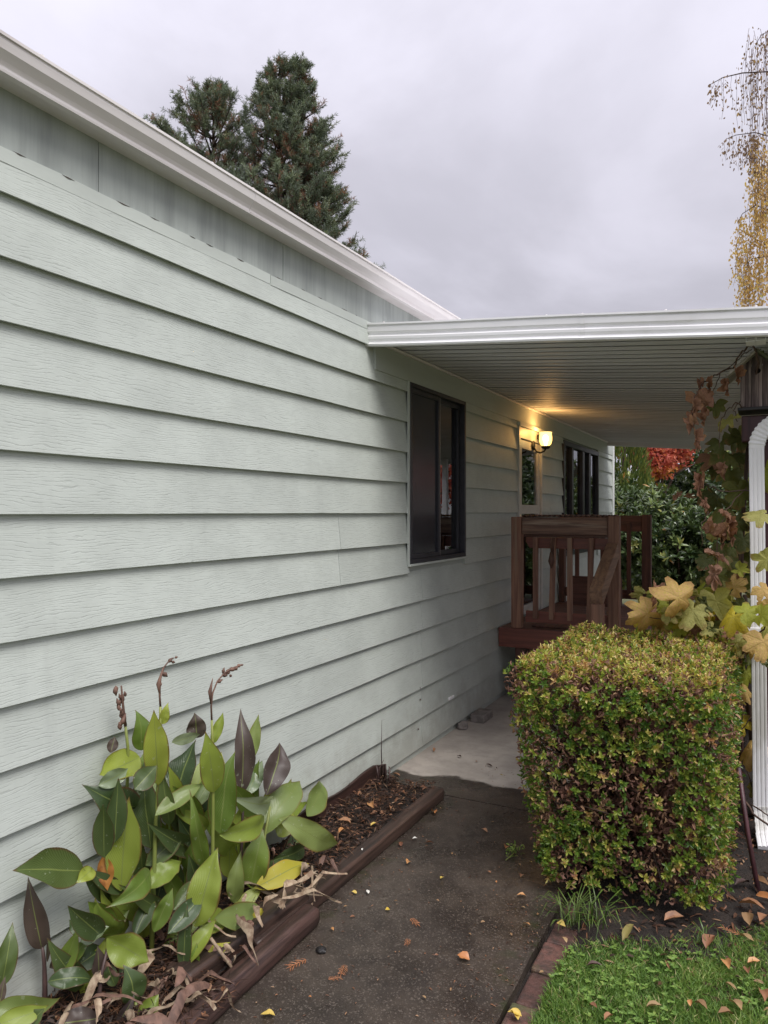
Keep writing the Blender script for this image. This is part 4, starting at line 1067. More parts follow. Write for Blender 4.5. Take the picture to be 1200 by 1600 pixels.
# shaded leaves filling the clump
for i in range(84):
    k = R.choice(('A', 'A', 'B', 'B', 'C', 'E', 'F', 'H', 'D'))
    cx, cy = {'A': (R.uniform(440, 640), R.uniform(560, 1090)), 'B': (R.uniform(600, 780), R.uniform(560, 1080)), 'C': (R.uniform(330, 500), R.uniform(500, 1050)), 'E': (R.uniform(780, 980), R.uniform(560, 900)), 'F': (R.uniform(560, 780), R.uniform(880, 1130)), 'H': (R.uniform(180, 420), R.uniform(960, 1240)), 'D': (R.uniform(760, 900), R.uniform(480, 850))}[k]
    x0 = R.uniform(.05, .20) if k != 'F' else R.uniform(.22, .34); an = math.radians(R.uniform(20, 160)); l = R.uniform(120, 240)
    a, b_ = K(cx, cy, x0), K(cx + math.cos(an) * l * .8, cy - math.sin(an) * l, x0 + R.uniform(-.04, .06))
    if a.z < .03: continue
    big_leaf('leaf', a, b_, sz(R.uniform(50, 85), a), M[R.choice(('cannadark', 'cannadark', 'canna', 'canna', 'canna'))], roots[k], None, R.uniform(-.05, .14), R.uniform(.1, .3), .1, R.uniform(-.8, .8), 200 + i, nu=5, nv=9)
# spent flower stems
def spike(k, pts, rad, pods):
    mb = MB(); pl = [K(*q) for q in pts]
    mb.tube(pl, [rad * (1 - .5 * i / (len(pl) - 1)) for i in range(len(pl))], 6)
    for (cx, cy, x, r, ang) in pods:
        q = K(cx, cy, x); d = Vector((R.uniform(-.3, .3), math.cos(ang), math.sin(ang)))
        mb.tube([q - d * r * 1.6, q - d * r * .7, q, q + d * r * .8, q + d * r * 2.0], [r * .25, r * .8, r, r * .6, r * .08], 6)
    return mb.build('flower_stalk', M['stalk'], roots[k])
spike('A', [(537, 225, .19), (534, 180, .19), (538, 130, .19), (550, 92, .19), (566, 72, .19), (582, 62, .195)], .004,
      [(552, 118, .19, .010, -.6), (570, 70, .19, .008, .5), (580, 76, .19, .006, -.3), (590, 60, .20, .005, .1), (536, 150, .19, .007, 1.4)])
spike('B', [(709, 270, .27), (707, 225, .27), (712, 180, .27), (728, 140, .27), (752, 112, .275), (780, 95, .28), (806, 88, .285)], .004,
      [(735, 140, .27, .008, .3), (752, 120, .27, .009, -.3), (764, 108, .27, .010, .6), (778, 100, .28, .010, 0), (790, 96, .28, .009, .4), (800, 88, .28, .008, .1), (748, 105, .27, .007, 1.2), (772, 122, .27, .006, -.6), (810, 86, .28, .005, 0)])
MB().tube([K(706, 215, .27), K(703, 175, .27), K(712, 130, .27)], [.003, .008, .001], 6).build('bract', M['stalk'], roots['B'])
MB().tube([K(536, 190, .19), K(530, 150, .19), K(547, 92, .19)], [.003, .008, .001], 6).build('bract', M['stalk'], roots['A'])
spike('C', [(420, 290, .09), (415, 250, .09), (410, 200, .09), (406, 155, .09)], .006,
      [(400 + R.uniform(-14, 20), 165 + i * 9, .09 + R.uniform(-.01, .02), R.uniform(.006, .010), R.choice((1.2, 1.5, 1.9, -1.3))) for i in range(15)])

# ---------------------------------------------------------------- timbers, board, mulch
def timber(name, a, b, wd, ht, mat, label, rnd=0.25, seedv=1):
    a, b = Vector(a), Vector(b); n = 26
    prof = []
    m = 44
    for i in range(m):
        t = 2 * math.pi * i / m; cx_, cy_ = math.cos(t), math.sin(t); e = 2 / (2 + 6 * (1 - rnd))
        prof.append((abs(cx_) ** e * math.copysign(1, cx_), abs(cy_) ** e * math.copysign(1, cy_)))
    vs, fs = [], []
    d = (b - a).normalized(); r = d.cross(Vector((0, 0, 1))).normalized(); u = r.cross(d)
    n = 60
    for i in range(n + 1):
        t = i / n; c = a.lerp(b, t)
        for j, (p, q) in enumerate(prof):
            k = 1 + 0.05 * mnoise.noise(Vector((seedv + p * 1.2, q * 1.2, t * 7))) + 0.03 * mnoise.noise(Vector((seedv + p * 3, q * 3, t * 25)))
            # a long check (crack) along the upper face
            cr = 0.0
            if q > 0.4: 
                for (c0, am, fr_) in ((0.35, .14, 4), (-.35, .09, 6)):
                    cc_ = c0 + .22 * mnoise.noise(Vector((t * fr_, seedv, c0)))
                    cr -= am * math.exp(-((p - cc_) / 0.055) ** 2) * max(0.0, .35 + mnoise.noise(Vector((t * 5, c0 * 9, seedv))) * 1.2)
                cr += .03 * mnoise.noise(Vector((p * 14, t * 6, seedv)))
            e_ = 0.93 if i in (0, n) else 1
            vs.append(c + r * (p * wd / 2 * k * e_) + u * (q * ht / 2 * (k + cr) * e_) + d * (0.012 * mnoise.noise(Vector((p, q, seedv))) if i in (0, n) else 0))
    for i in range(n):
        for j in range(m): fs.append((i * m + j, i * m + (j + 1) % m, (i + 1) * m + (j + 1) % m, (i + 1) * m + j))
    fs += [tuple(range(m - 1, -1, -1)), tuple(n * m + j for j in range(m))]
    o = mesh_obj(name, [tuple(q) for q in vs], fs, mat, sm=[True] * (len(fs) - 2) + [False] * 2)
    return tag(o, label, 'timber', 'timbers edging the flower bed')
timber('edging_timber', (0.425, 2.22, 0.034), (0.441, 3.97, 0.032), 0.078, 0.066, M['log'], 'long cracked landscape timber ending at the dry concrete', 0.3, 1)
timber('edging_timber', (0.36, 1.90, 0.060), (0.402, 2.58, 0.052), 0.115, 0.10, M['log'], 'flat timber lying half under the canna leaves', 0.3, 5)
timber('edging_timber', (0.515, 1.70, 0.040), (0.505, 2.52, 0.039), 0.080, 0.080, M['logred'], 'round reddish timber nearest the camera with a cut end', 0.75, 9)
mb = MB(); n = 14; vs = []; fs = []
for i in range(n + 1):
    y = 3.02 + (4.06 - 3.02) * i / n
    zt = 0.135 + 0.012 * math.sin(i * 0.7) if y < 3.93 else 0.135 - (y - 3.93) * 0.2
    vs += [(0.034, y, 0.0), (0.050, y, 0.0), (0.056 - .006 * i / n, y, zt), (0.040 - .006 * i / n, y, zt)]
for i in range(n):
    for j in range(4): fs.append((4 * i + j, 4 * i + (j + 1) % 4, 4 * i + 4 + (j + 1) % 4, 4 * i + 4 + j))
fs += [(0, 3, 2, 1), (4 * n, 4 * n + 1, 4 * n + 2, 4 * n + 3)]
o = mb.add(vs, fs).build('edging_board', M['logred'], None, 0.003); tag(o, 'thin reddish board leaning against the foot of the siding', 'board')
# dead splintered stalks at the end of the board
mb = MB()
for i in range(5):
    p = Vector((0.07 + R.uniform(-.03, .08), 3.93 + R.uniform(-.08, .04), 0.05))
    mb.tube([p, p + Vector((R.uniform(-.02, .03), R.uniform(-.03, .05), R.uniform(.06, .14))), p + Vector((R.uniform(-.03, .04), R.uniform(-.03, .08), R.uniform(.09, .15)))], [.006, .005, .001], 5)
mb.tube([(0.06, 3.98, .05), (0.055, 3.98, .22), (0.056, 3.985, .40)], [.004, .003, .001], 5)
o = mb.build('dead_stalks', M['stemdark']); tag(o, 'dead dark stalks sticking up at the end of the bed', 'dead plant', kind='stuff')
M['mulch'] = leafmat('mulch_bits', [(0, (0.03, 0.018, 0.013)), (.45, (0.07, 0.035, 0.022)), (.7, (0.13, 0.06, 0.032)), (.85, (0.22, 0.10, 0.05)), (1, (0.34, 0.22, 0.13))], 0.0, 0.7, objrand=False)
n = 7000
mp = np.stack([NR.uniform(0.02, 0.40, n), NR.uniform(1.3, 4.0, n), np.zeros(n)], 1)
mp[:1500, 0] = NR.uniform(.2, .56, 1500); mp[:1500, 1] = NR.uniform(1.45, 1.98, 1500)
mp[:, 2] = 0.055 + np.array([0.03 * mnoise.noise(Vector((a[0] * 8, a[1] * 8, 1.7))) for a in mp]) + NR.uniform(0, .022, n)
dd = rvec(n); dd[:, 2] *= 0.25
nu_ = rvec(n) * .5; nu_[:, 2] += 1
long_ = NR.random(n) < 0.6
leaf_cloud('bark_mulch', mp, dd, nu_, np.where(long_, NR.uniform(.03, .09, n), NR.uniform(.015, .04, n)), np.where(long_, .003, NR.uniform(.006, .016, n)), NR.random(n) ** 1.5, M['mulch'], None, 'stuff', fold=.4, droop=.1)
bpy.data.objects['bark_mulch']['label'] = 'reddish bark mulch and needles on the flower bed'
# straw: withered canna leaves lying at the foot of the clump
def ribbon(mb, pts, wd, seedv):
    n = 14; vs, fs = [], []
    pts = [Vector(p) for p in pts]
    def at(t):
        k = t * (len(pts) - 1); i = min(int(k), len(pts) - 2); return pts[i].lerp(pts[i + 1], k - i)
    for i in range(n + 1):
        t = i / n; c = at(t) + Vector((mnoise.noise(Vector((seedv, t * 3, 0))), mnoise.noise(Vector((seedv, t * 3, 7))), mnoise.noise(Vector((seedv, t * 3, 3))))) * 0.02
        a = seedv + t * 2.6; s = Vector((math.cos(a), math.sin(a), 0.5 * math.sin(a * 1.7))) * wd * (0.35 + 0.65 * math.sin(math.pi * min(.95, t + .08)))
        vs += [c - s / 2, c + Vector((0, 0, wd * .25)), c + s / 2]
    for i in range(n):
        for j in range(2): fs.append((3 * i + j, 3 * i + j + 1, 3 * i + 4 + j, 3 * i + 3 + j))
    mb.add(vs, fs, 0, True)
# each withered leaf is a thing of its own
DG = 'withered canna leaves on the bed edge'
for i in range(64):
    if i < 20:
        x, y = R.uniform(.18, .48), R.uniform(1.9, 2.4)
    elif i < 56:
        x, y = R.uniform(.15, .56), R.uniform(1.55, 2.0)
    else:
        x, y = R.uniform(.25, .50), R.uniform(2.45, 2.9)
    z = (0.12 if y > 1.95 else .05) + R.uniform(0, .06) if x > .32 else 0.08 + R.uniform(0, .08)
    d = Vector((R.uniform(-.1, .16), R.uniform(-.14, .14), R.uniform(-.05, .07)))
    mb = MB(); ribbon(mb, [(x, y, z), Vector((x, y, z)) + d * .6 + Vector((0, 0, .03)), Vector((x, y, z)) + d * 1.2 + Vector((0, 0, -.02))], R.uniform(.012, .045), i * 1.7)
    o = mb.build('withered_leaf', M['straw'] if i % 3 else M['stalk'])
    tag(o, 'curled straw brown withered leaf at the foot of the cannas', 'withered leaf', DG)
for i, (pts, lab) in enumerate([
    ([K(1020, 800, .36), K(985, 850, .42), K(1080, 858, .5)], 'dry tan stalk bent over the timber end'),
    ([K(705, 1000, .40), K(755, 1070, .45), K(820, 1160, .52)], 'straight dry straw stalk leaning over the timbers'),
    ([K(1045, 760, .36), K(1046, 860, .44), K(1040, 925, .5), K(970, 950, .5), K(955, 1000, .52)], 'looping dry tendril hanging over the round timber'),
    ([K(738, 1160, .5), K(735, 1230, .52), K(740, 1300, .55)], 'short upright dead stalk in front of the round timber'),
    ([K(830, 1080, .46), K(870, 1110, .5), K(878, 1150, .54)], 'short dry stalk hanging down the timber face')]):
    o = MB().tube(pts, [.006] * (len(pts) - 1) + [.003], 6).build('dry_stalk', M['straw']); tag(o, lab, 'dry stalk')
# stone and block at the wall
def rock(name, c, r, mat, label, seedv, cat='stone'):
    import bmesh
    bm = bmesh.new(); bmesh.ops.create_icosphere(bm, subdivisions=3, radius=1)
    for v in bm.verts:
        k = 1 + 0.28 * mnoise.noise(v.co * 1.6 + Vector((seedv, 0, 0)))
        v.co = Vector((v.co.x * r[0] * k, v.co.y * r[1] * k, v.co.z * r[2] * k))
    me = bpy.data.meshes.new(name); bm.to_mesh(me); bm.free(); me.materials.append(mat)
    o = link(name, me, None, c); return tag(o, label, cat)
rock('stone', (0.055, 5.33, 0.022), (.045, .06, .032), M['stone'], 'small pale stone lying at the foot of the wall', 3)
o = MB().box((0.045, 5.52, 0.0), (0.16, 5.74, 0.062)).build('concrete_block', M['stone'], None, 0.006); tag(o, 'flat grey block on the concrete beside the wall', 'block')

# ---------------------------------------------------------------- brick edging
be = thing('brick_edging', 'row of mossy wet red bricks along the right path edge', 'edging', (1.41, 2.0, -0.03))
for i in range(17):
    y = 0.2 + i * 0.205
    j = R.uniform(-.006, .006)
    x0 = 1.373 + j
    o = MB().box((x0, y + .004, -0.09), (x0 + 0.098, y + 0.199, -0.012 + R.uniform(-.008, .006))).build('brick', M['brick'], be, 0.009)
    if y > 3.05: o.location.z -= 0.02

# ---------------------------------------------------------------- grass
M['grass'] = leafmat('lawn_blade', [(0, (0.065, 0.14, 0.024)), (.4, (0.13, 0.235, 0.045)), (.7, (0.20, 0.32, 0.065)), (.9, (0.32, 0.38, 0.10)), (1, (0.50, 0.43, 0.22))], 0.3, 0.5, objrand=False)
def grass(n, region, L, Wd, name, label):
    pts = []
    while len(pts) < n:
        x, y = region()
        pts.append((x, y, -0.012))
    p = np.array(pts); d = rvec(n) * .55; d[:, 2] = 1
    hz = np.array([mnoise.noise(Vector((a[0] * 7, a[1] * 7, 0))) for a in p])
    Ls = L * NR.uniform(.5, 1.3, n) * (1 + .5 * hz)
    t = np.clip(.4 + hz * .35 + NR.normal(size=n) * .2, 0, .92); t = np.where(NR.random(n) < .05, 1.0, t)
    # bent blades: two stacked leaflets
    d /= np.linalg.norm(d, axis=1, keepdims=True)
    s = np.cross(d, rvec(n)); s /= np.linalg.norm(s, axis=1, keepdims=True)
    mid = p + d * Ls[:, None] * .55; bend = d + np.stack([d[:, 0], d[:, 1], np.full(n, -.35)], 1) * 1.0
    tip = mid + bend / np.linalg.norm(bend, axis=1, keepdims=True) * Ls[:, None] * .5
    v = np.stack([p - s * Wd * .4, p + s * Wd * .4, mid + s * Wd * .5, mid - s * Wd * .5, tip], 1).reshape(-1, 3)
    base = (np.arange(n) * 5)[:, None, None]
    f = (base + np.array([[0, 1, 2], [0, 2, 3], [3, 2, 4]])[None]).reshape(-1, 3)
    o = mesh_obj(name, v, f, M['grass'], tint=np.repeat(t, 3), sm=np.zeros(len(f), bool))
    return tag(o, label, 'grass', kind='stuff')
def reg_lawn():
    while True:
        x = R.uniform(1.465, 3.0); y = R.uniform(1.7, lawn_edge(x) + .02)
        e = lawn_edge(x) - y
        if e > 0.12 or R.random() < .25 + e * 5: return x, y
grass(90000, reg_lawn, .038, .0026, 'lawn_grass', 'short autumn lawn grass at the lower right')
# clover and small weeds among the grass
n = 1700
cl = np.array([(lambda q: (q[0], q[1], NR.uniform(.004, .020)))(reg_lawn()) for _ in range(n)])
kk = np.array([mnoise.noise(Vector((a[0] * 3.1 + 4, a[1] * 3.1, 5))) + (0.55 if (a[0] < 1.85 and a[1] > 2.45) else 0) for a in cl]) > 0.18
cl = cl[kk]; n = len(cl)
PT, DD = [], []
for a in cl:
    r0 = R.uniform(0, 6.28)
    for q in range(3):
        an = r0 + q * 2.09; PT.append(a); DD.append((math.cos(an), math.sin(an), .25))
nn_ = np.tile([0, 0, 1.0], (len(PT), 1)) + rvec(len(PT)) * .3
o = leaf_cloud('clover', PT, DD, nn_, NR.uniform(.010, .018, len(PT)), NR.uniform(.009, .014, len(PT)), NR.uniform(.3, .8, len(PT)), M['grass'], None, 'stuff', droop=.1)
o['label'] = 'low clover leaves mixed into the lawn'
# sparse weeds and litter on the soil
n = 1500
sp_ = np.stack([NR.uniform(1.48, 2.6, n), NR.uniform(2.75, 4.6, n), np.full(n, .0)], 1)
sp_[:, 2] = -0.0 + NR.uniform(0, .012, n)
dd = rvec(n); dd[:, 2] *= .3; nu_ = rvec(n) * .6; nu_[:, 2] += 1
o = leaf_cloud('soil_litter', sp_, dd, nu_, NR.uniform(.012, .05, n), NR.uniform(.004, .014, n), NR.random(n), M['mulch'], None, 'stuff', fold=.4)
o['label'] = 'leaf litter and twigs on the dark soil'
# strap-leaved tufts by the hedge foot
def tuft(c, n, L, label, spread=.8):
    mb = MB()
    for i in range(n):
        a = R.uniform(0, 6.28); l = L * R.uniform(.5, 1.15); o_ = R.uniform(.1, spread)
        p0 = Vector(c) + Vector((R.gauss(0, .02), R.gauss(0, .02), 0))
        d = Vector((math.cos(a) * o_, math.sin(a) * o_, 1)).normalized()
        s = Vector((-math.sin(a), math.cos(a), 0)) * R.uniform(.0014, .0028)
        p1 = p0 + d * l * .5; p2 = p1 + (d + Vector((math.cos(a) * .5, math.sin(a) * .5, -.45))).normalized() * l * .35; p3 = p2 + Vector((math.cos(a) * .6, math.sin(a) * .6, -.5)).normalized() * l * .3
        mb.add([p0 - s, p0 + s, p1 - s, p1 + s, p2 - s * .8, p2 + s * .8, p3], [(0, 1, 3, 2), (2, 3, 5, 4), (4, 5, 6)], 0, True)
    o = mb.build('grass_tuft', M['tuft']); return tag(o, label, 'grass tuft', 'grass tufts at the hedge foot')
M['tuft'] = pm('tuft_blade', (0.06, 0.115, 0.02), (0.11, 0.16, 0.03), (30, 30, 8), 0.45, 0.0, rnd=.1)
tuft((1.44, 3.02, -.02), 46, .20, 'tall strappy grass tuft at the left foot of the hedge')
tuft((1.53, 3.05, -.02), 26, .24, 'thin grass tuft just right of the tall one under the hedge')
tuft((1.94, 3.10, -.02), 22, .15, 'grass tuft under the right corner of the hedge')
# a stake leaning at the hedge's right
o = MB().tube([(2.125, 3.62, -.06), (2.07, 3.70, .22), (2.03, 3.75, .50)], .011, 7).build('garden_stake', M['maroon']); tag(o, 'thin dark red stake leaning beside the hedge', 'stake')
# weed sprig growing on the path
sprig = thing('path_weed', 'small yellowish weed sprig lying on the wet path near the hedge', 'weed', tuple(P(790, 1340, z=0.003)))
c = P(790, 1345, z=0.004)
mb = MB().tube([c, c + Vector((.02, .05, .012)), c + Vector((.02, .11, .02))], [.0025, .002, .001], 5); mb.build('stem', M['stem'], sprig)
n = 46; pts = np.array([tuple(c + Vector((R.gauss(.01, .022), R.uniform(0, .13), R.uniform(.004, .03)))) for _ in range(n)])
leaf_cloud('leaves', pts, rvec(n) + [0, 0, .3], rvec(n) + [0, 0, 1], .022, .009, NR.uniform(.5, .95, n), M['grass'], sprig, 'stuff')

# ================================================================== downspout, birdhouse, vine
dsp = thing('downspout', 'white ribbed metal downspout curving down from the awning gutter', 'downspout', (2.12, 4.30, 0))
prof = [(-.048, -.036), (-.044, -.040), (-.03, -.040), (-.027, -.036), (-.021, -.036), (-.018, -.040), (-.004, -.040), (-.001, -.036), (.005, -.036), (.008, -.040), (.022, -.040), (.025, -.036), (.031, -.036), (.034, -.040), (.044, -.040), (.048, -.036), (.048, .036), (.044, .040), (-.044, .040), (-.048, .036)]
prof = [(a * .74, b * .78) for a, b in prof]
MB().sweep(prof, [(2.097, 4.30, 2.005), (2.104, 4.30, 1.3), (2.111, 4.30, 0.6), (2.116, 4.30, 0.135)], up=(0, 1, 0)).build('pipe', M['downspout'], dsp)
# crimped elbow above: a ribbed quarter bend
path_, scl = [], []
c = Vector((2.247, 4.30, 2.005)); rr = 0.150
for i in range(57):
    a = math.pi - (math.pi / 2 - 0.25) * i / 56
    path_.append(c + Vector((math.cos(a) * rr, 0, math.sin(a) * rr))); scl.append(1.0 + (0.09 if i % 6 < 3 and 4 < i < 52 else 0))
path_ += [path_[-1] + Vector((0.10, 0, 0.028)), path_[-1] + Vector((0.24, 0.02, 0.075)), path_[-1] + Vector((0.33, 0.02, 0.20))]; scl += [1, 1, 1]
sprof = [(-.036, -.027), (-.032, -.031), (.032, -.031), (.036, -.027), (.036, .027), (.032, .031), (-.032, .031), (-.036, .027)]
MB().sweep(sprof, path_, up=(0, 1, 0), scales=scl).build('elbow', M['downspout'], dsp)
path_, scl = [], []
c = Vector((2.116, 4.14, 0.15))
for i in range(17):
    a = (math.pi / 2 - .25) * i / 16
    path_.append(c + Vector((0.02 * math.sin(a), math.cos(a) * .16, -math.sin(a) * .13))); scl.append(1.03 + (0.05 if i % 4 < 2 else 0))
path_.append(path_[-1] + Vector((0.01, -0.09, -0.025))); scl.append(1.05)
MB().sweep(prof, path_, up=(0, 1, 0), scales=scl).build('foot_elbow', M['downspout'], dsp)
MB().box((2.055, 4.262, 1.05), (2.172, 4.345, 1.075)).build('strap', M['downspout'], dsp, .003)

post = thing('trellis_post', 'dark maroon wooden post behind the white downspout', 'post', (2.10, 4.52, 0))
MB().box((2.022, 4.44, 2.055), (2.19, 4.58, 2.195)).build('cap_board', M['maroon'], post, .006)
MB().box((2.085, 4.47, -0.1), (2.175, 4.56, 2.054)).build('post', M['maroon'], post, .006)
MB().box((2.192, 4.47, 1.93), (3.4, 4.53, 2.06)).build('rail', M['maroon'], post, .005)
MB().box((2.192, 4.47, 0.75), (3.4, 4.53, 0.85)).build('rail', M['maroon'], post, .005)
bh = thing('birdhouse', 'weathered plank birdhouse with mossy gable roof on the maroon post', 'birdhouse', (2.10, 4.46, 2.2))
BX0, BX1, BY0, BY1, BZ0 = 2.018, 2.178, 4.385, 4.56, 2.232
xc = (BX0 + BX1) / 2
# front planks, cut to the gable, with a real round hole
def front_plank(x0, x1, dy):
    zt = lambda x: 2.455 + 0.072 - abs(x - xc) * 0.9
    hole = Vector((xc + 0.004, 0, 2.425)); hr = 0.0145
    if x0 < hole.x < x1:
        ring = []; outer = []
        n = 20
        for i in range(n):
            a = 2 * math.pi * i / n + math.pi / 4
            ring.append((hole.x + hr * math.cos(a), hole.z + hr * math.sin(a)))
            ca, sa = math.cos(a), math.sin(a); k = 1 / max(abs(ca), abs(sa)); hw = 0.021
            outer.append((hole.x + hw * ca * k, hole.z + hw * sa * k))
        vs = [(a, BY0 + dy, b) for a, b in ring] + [(a, BY0 + dy, b) for a, b in outer] + [(a, BY0 + dy + .014, b) for a, b in ring]
        fs = [(i, (i + 1) % n, n + (i + 1) % n, n + i) for i in range(n)] + [((i + 1) % n, i, 2 * n + i, 2 * n + (i + 1) % n) for i in range(n)]
        mb = MB().add(vs, fs)
        mb.add([(x0, BY0 + dy, BZ0), (x1, BY0 + dy, BZ0), (x1, BY0 + dy, hole.z - .021), (x0, BY0 + dy, hole.z - .021)], [(0, 1, 2, 3)])
        hx0, hx1 = hole.x - .021, hole.x + .021
        z_a, z_b = hole.z - .021, hole.z + .021
        if hx0 > x0: mb.add([(x0, BY0 + dy, z_a), (hx0, BY0 + dy, z_a), (hx0, BY0 + dy, z_b), (x0, BY0 + dy, z_b)], [(0, 1, 2, 3)])
        if hx1 < x1: mb.add([(hx1, BY0 + dy, z_a), (x1, BY0 + dy, z_a), (x1, BY0 + dy, z_b), (hx1, BY0 + dy, z_b)], [(0, 1, 2, 3)])
        mb.add([(x0, BY0 + dy, z_b), (x1, BY0 + dy, z_b), (x1, BY0 + dy, zt(x1)), (xc, BY0 + dy, zt(xc)), (x0, BY0 + dy, zt(x0))], [(0, 1, 2, 3, 4)])
        mb.box((x0, BY0 + dy + .013, BZ0), (x0 + .002, BY0 + dy + .02, zt(x0) - .004))
        return mb
    mb = MB(); pts = [(x0, BZ0), (x1, BZ0), (x1, zt(x1)), (x0, zt(x0))]
    vs = [(a, BY0 + dy, b) for a, b in pts] + [(a, BY0 + dy + .014, b) for a, b in pts]
    return mb.add(vs, [(0, 1, 2, 3), (7, 6, 5, 4), (0, 4, 5, 1), (1, 5, 6, 2), (2, 6, 7, 3), (3, 7, 4, 0)])
xs = [BX0, BX0 + .027, BX0 + .054, BX0 + .106, BX0 + .134, BX1]
for i in range(5):
    front_plank(xs[i] + .0012, xs[i + 1] - .0012, (0, -.002, .001, -.0015, .0005)[i]).build('plank', M['bird'], bh)
MB().box((BX0, BY0 + .016, BZ0), (BX0 + .012, BY1, 2.452)).build('side_wall', M['bird'], bh)
MB().box((BX1 - .012, BY0 + .016, BZ0), (BX1, BY1, 2.452)).build('side_wall', M['bird'], bh)
MB().box((BX0 + .013, BY1 - .012, BZ0), (BX1 - .013, BY1, 2.48)).build('back_wall', M['bird'], bh)
MB().box((BX0 - .012, BY0 - .03, BZ0 - .018), (BX1 + .012, BY1 + .02, BZ0 - .001)).build('floor_board', M['black'], bh, .002)
MB().box((BX0 + .014, BY0 + .08, BZ0), (BX1 - .014, BY0 + .082, 2.44)).build('hole_shade_panel', M['black'], bh)  # black panel standing in for the shade inside the hole
pk = Vector((xc, 0, 2.528))
for s_ in (-1, 1):
    a = Vector((pk.x - s_ * 0.006, (BY0 + BY1) / 2 - .02, pk.z)); e = Vector((pk.x + s_ * 0.145, (BY0 + BY1) / 2 - .02, pk.z - 0.128))
    MB().beam(a, e, (BY1 - BY0) + .10, .013).build('roof_board', M['moss' if s_ > 0 else 'roofgrey'], bh, .002)
vs_, n = [], 420
pts = np.array([[pk.x + NR.uniform(0.01, .14), NR.uniform(BY0 - .06, BY1), 0] for _ in range(n)]); pts[:, 2] = pk.z + .008 - (pts[:, 0] - pk.x) * .88
M['mossleaf'] = leafmat('moss_tuft', [(0, (.05, .07, .015)), (1, (.12, .14, .03))], 0.1, .9, objrand=False)
leaf_cloud('moss', pts, rvec(n) + [0, 0, .8], rvec(n), .014, .006, NR.random(n), M['mossleaf'], bh, 'stuff', simple=True)

# ---- grape vine
M['grape'] = leafmat('vine_green_leaf', [(0, (.065, .085, .02)), (1, (.14, .16, .035))], .35, .55, mottle=((.17, .13, .045), .6))
M['grapeyellow'] = leafmat('vine_yellow_leaf', [(0, (.55, .45, .03)), (1, (.62, .52, .05))], .4, .5, mottle=((.42, .38, .08), .5))
M['grapelime'] = leafmat('vine_lime_leaf', [(0, (.32, .36, .04)), (1, (.40, .42, .06))], .4, .5, mottle=((.24, .28, .05), .6))
M['grapetan'] = leafmat('vine_tan_leaf', [(0, (.56, .38, .14)), (1, (.62, .40, .15))], .35, .6, mottle=((.48, .42, .06), .9))
M['grapeolive'] = leafmat('vine_olive_leaf', [(0, (.36, .35, .09)), (1, (.42, .40, .13))], .35, .6, mottle=((.24, .27, .06), .7))
M['grapebrown'] = leafmat('vine_dried_leaf', [(0, (.30, .15, .09)), (1, (.36, .20, .13))], .2, .75, mottle=((.17, .085, .06), .8))
OUTL = [(0, 1.0), (10, .93), (20, .84), (28, .62), (33, .52), (38, .64), (46, .86), (56, .90), (68, .82), (78, .62), (84, .54), (92, .64), (104, .78), (118, .76), (132, .70), (146, .62), (158, .56), (168, .42), (175, .16)]
def lobed_mesh(seedv, curl, crumple=0.0):
    ang = [a for a, r in OUTL] + [360 - a for a, r in reversed(OUTL)]
    rad = [r for a, r in OUTL] + [r for a, r in reversed(OUTL)]
    vs, fs, uv = [], [], []
    rings = (0.0, 0.3, 0.62, 1.0)
    n = len(ang); rs = random.Random(seedv); fold_ = (0.45, -0.25, 0.6, 0.15, -0.5)[seedv % 5]
    jit = [1 + rs.uniform(-.10, .10) + .30 * mnoise.noise(Vector((math.cos(math.radians(a)) * 1.6 + seedv * 3, math.sin(math.radians(a)) * 1.6, seedv))) for a in ang]
    for ri, rg in enumerate(rings[1:]):
        for i in range(n):
            r = rad[i] ** (0.35 + .65 * rg) * rg * (jit[i] if ri == 2 else 1)
            a = math.radians(ang[i])
            x, y = math.sin(a) * r, math.cos(a) * r
            z = -curl * (x * x * .9 + (y - .1) ** 2 * .5) + .10 * mnoise.noise(Vector((x * 2.2 + seedv, y * 2.2, seedv))) * rg
            z += 0.05 * math.cos(math.radians(ang[i]) * 5) * rg + fold_ * abs(x) * rg
            if crumple:
                q = crumple; x2 = x * (1 - .72 * q); z += q * (abs(x) * .9 + .45 * mnoise.noise(Vector((x * 4 + seedv, y * 4, 3)))); x = x2 + q * .25 * mnoise.noise(Vector((y * 3, seedv, x * 3)))
                y = y * (1 - .1 * q) + .12 * q * mnoise.noise(Vector((y * 5, x * 5, seedv)))
            vs.append((x, y, z))
    vs.append((0, 0, 0)); cidx = len(vs) - 1
    for i in range(n):
        j = (i + 1) % n
        fs.append((cidx, j, i))
        for ri in range(2): fs.append((ri * n + i, ri * n + j, (ri + 1) * n + j, (ri + 1) * n + i))
    me = bpy.data.meshes.new('vine_leaf'); me.from_pydata(vs, [], fs)
    for p in me.polygons: p.use_smooth = True
    return me
flat = [lobed_mesh(i + 1, .30 + .12 * i) for i in range(5)]
crum = [lobed_mesh(i + 21, .35, .75 + .06 * i) for i in range(5)]
LMESH = {}
def leaf_mesh(kind, i, mk):
    k = (kind, i, mk)
    if k not in LMESH:
        me = (flat if kind == 'f' else crum)[i].copy(); me.materials.append(M[mk]); LMESH[k] = me
    return LMESH[k]
vine = thing('grape_vine', 'grape vine with yellowing lobed leaves and dried brown ones by the downspout', 'vine', (2.14, 4.72, 0))
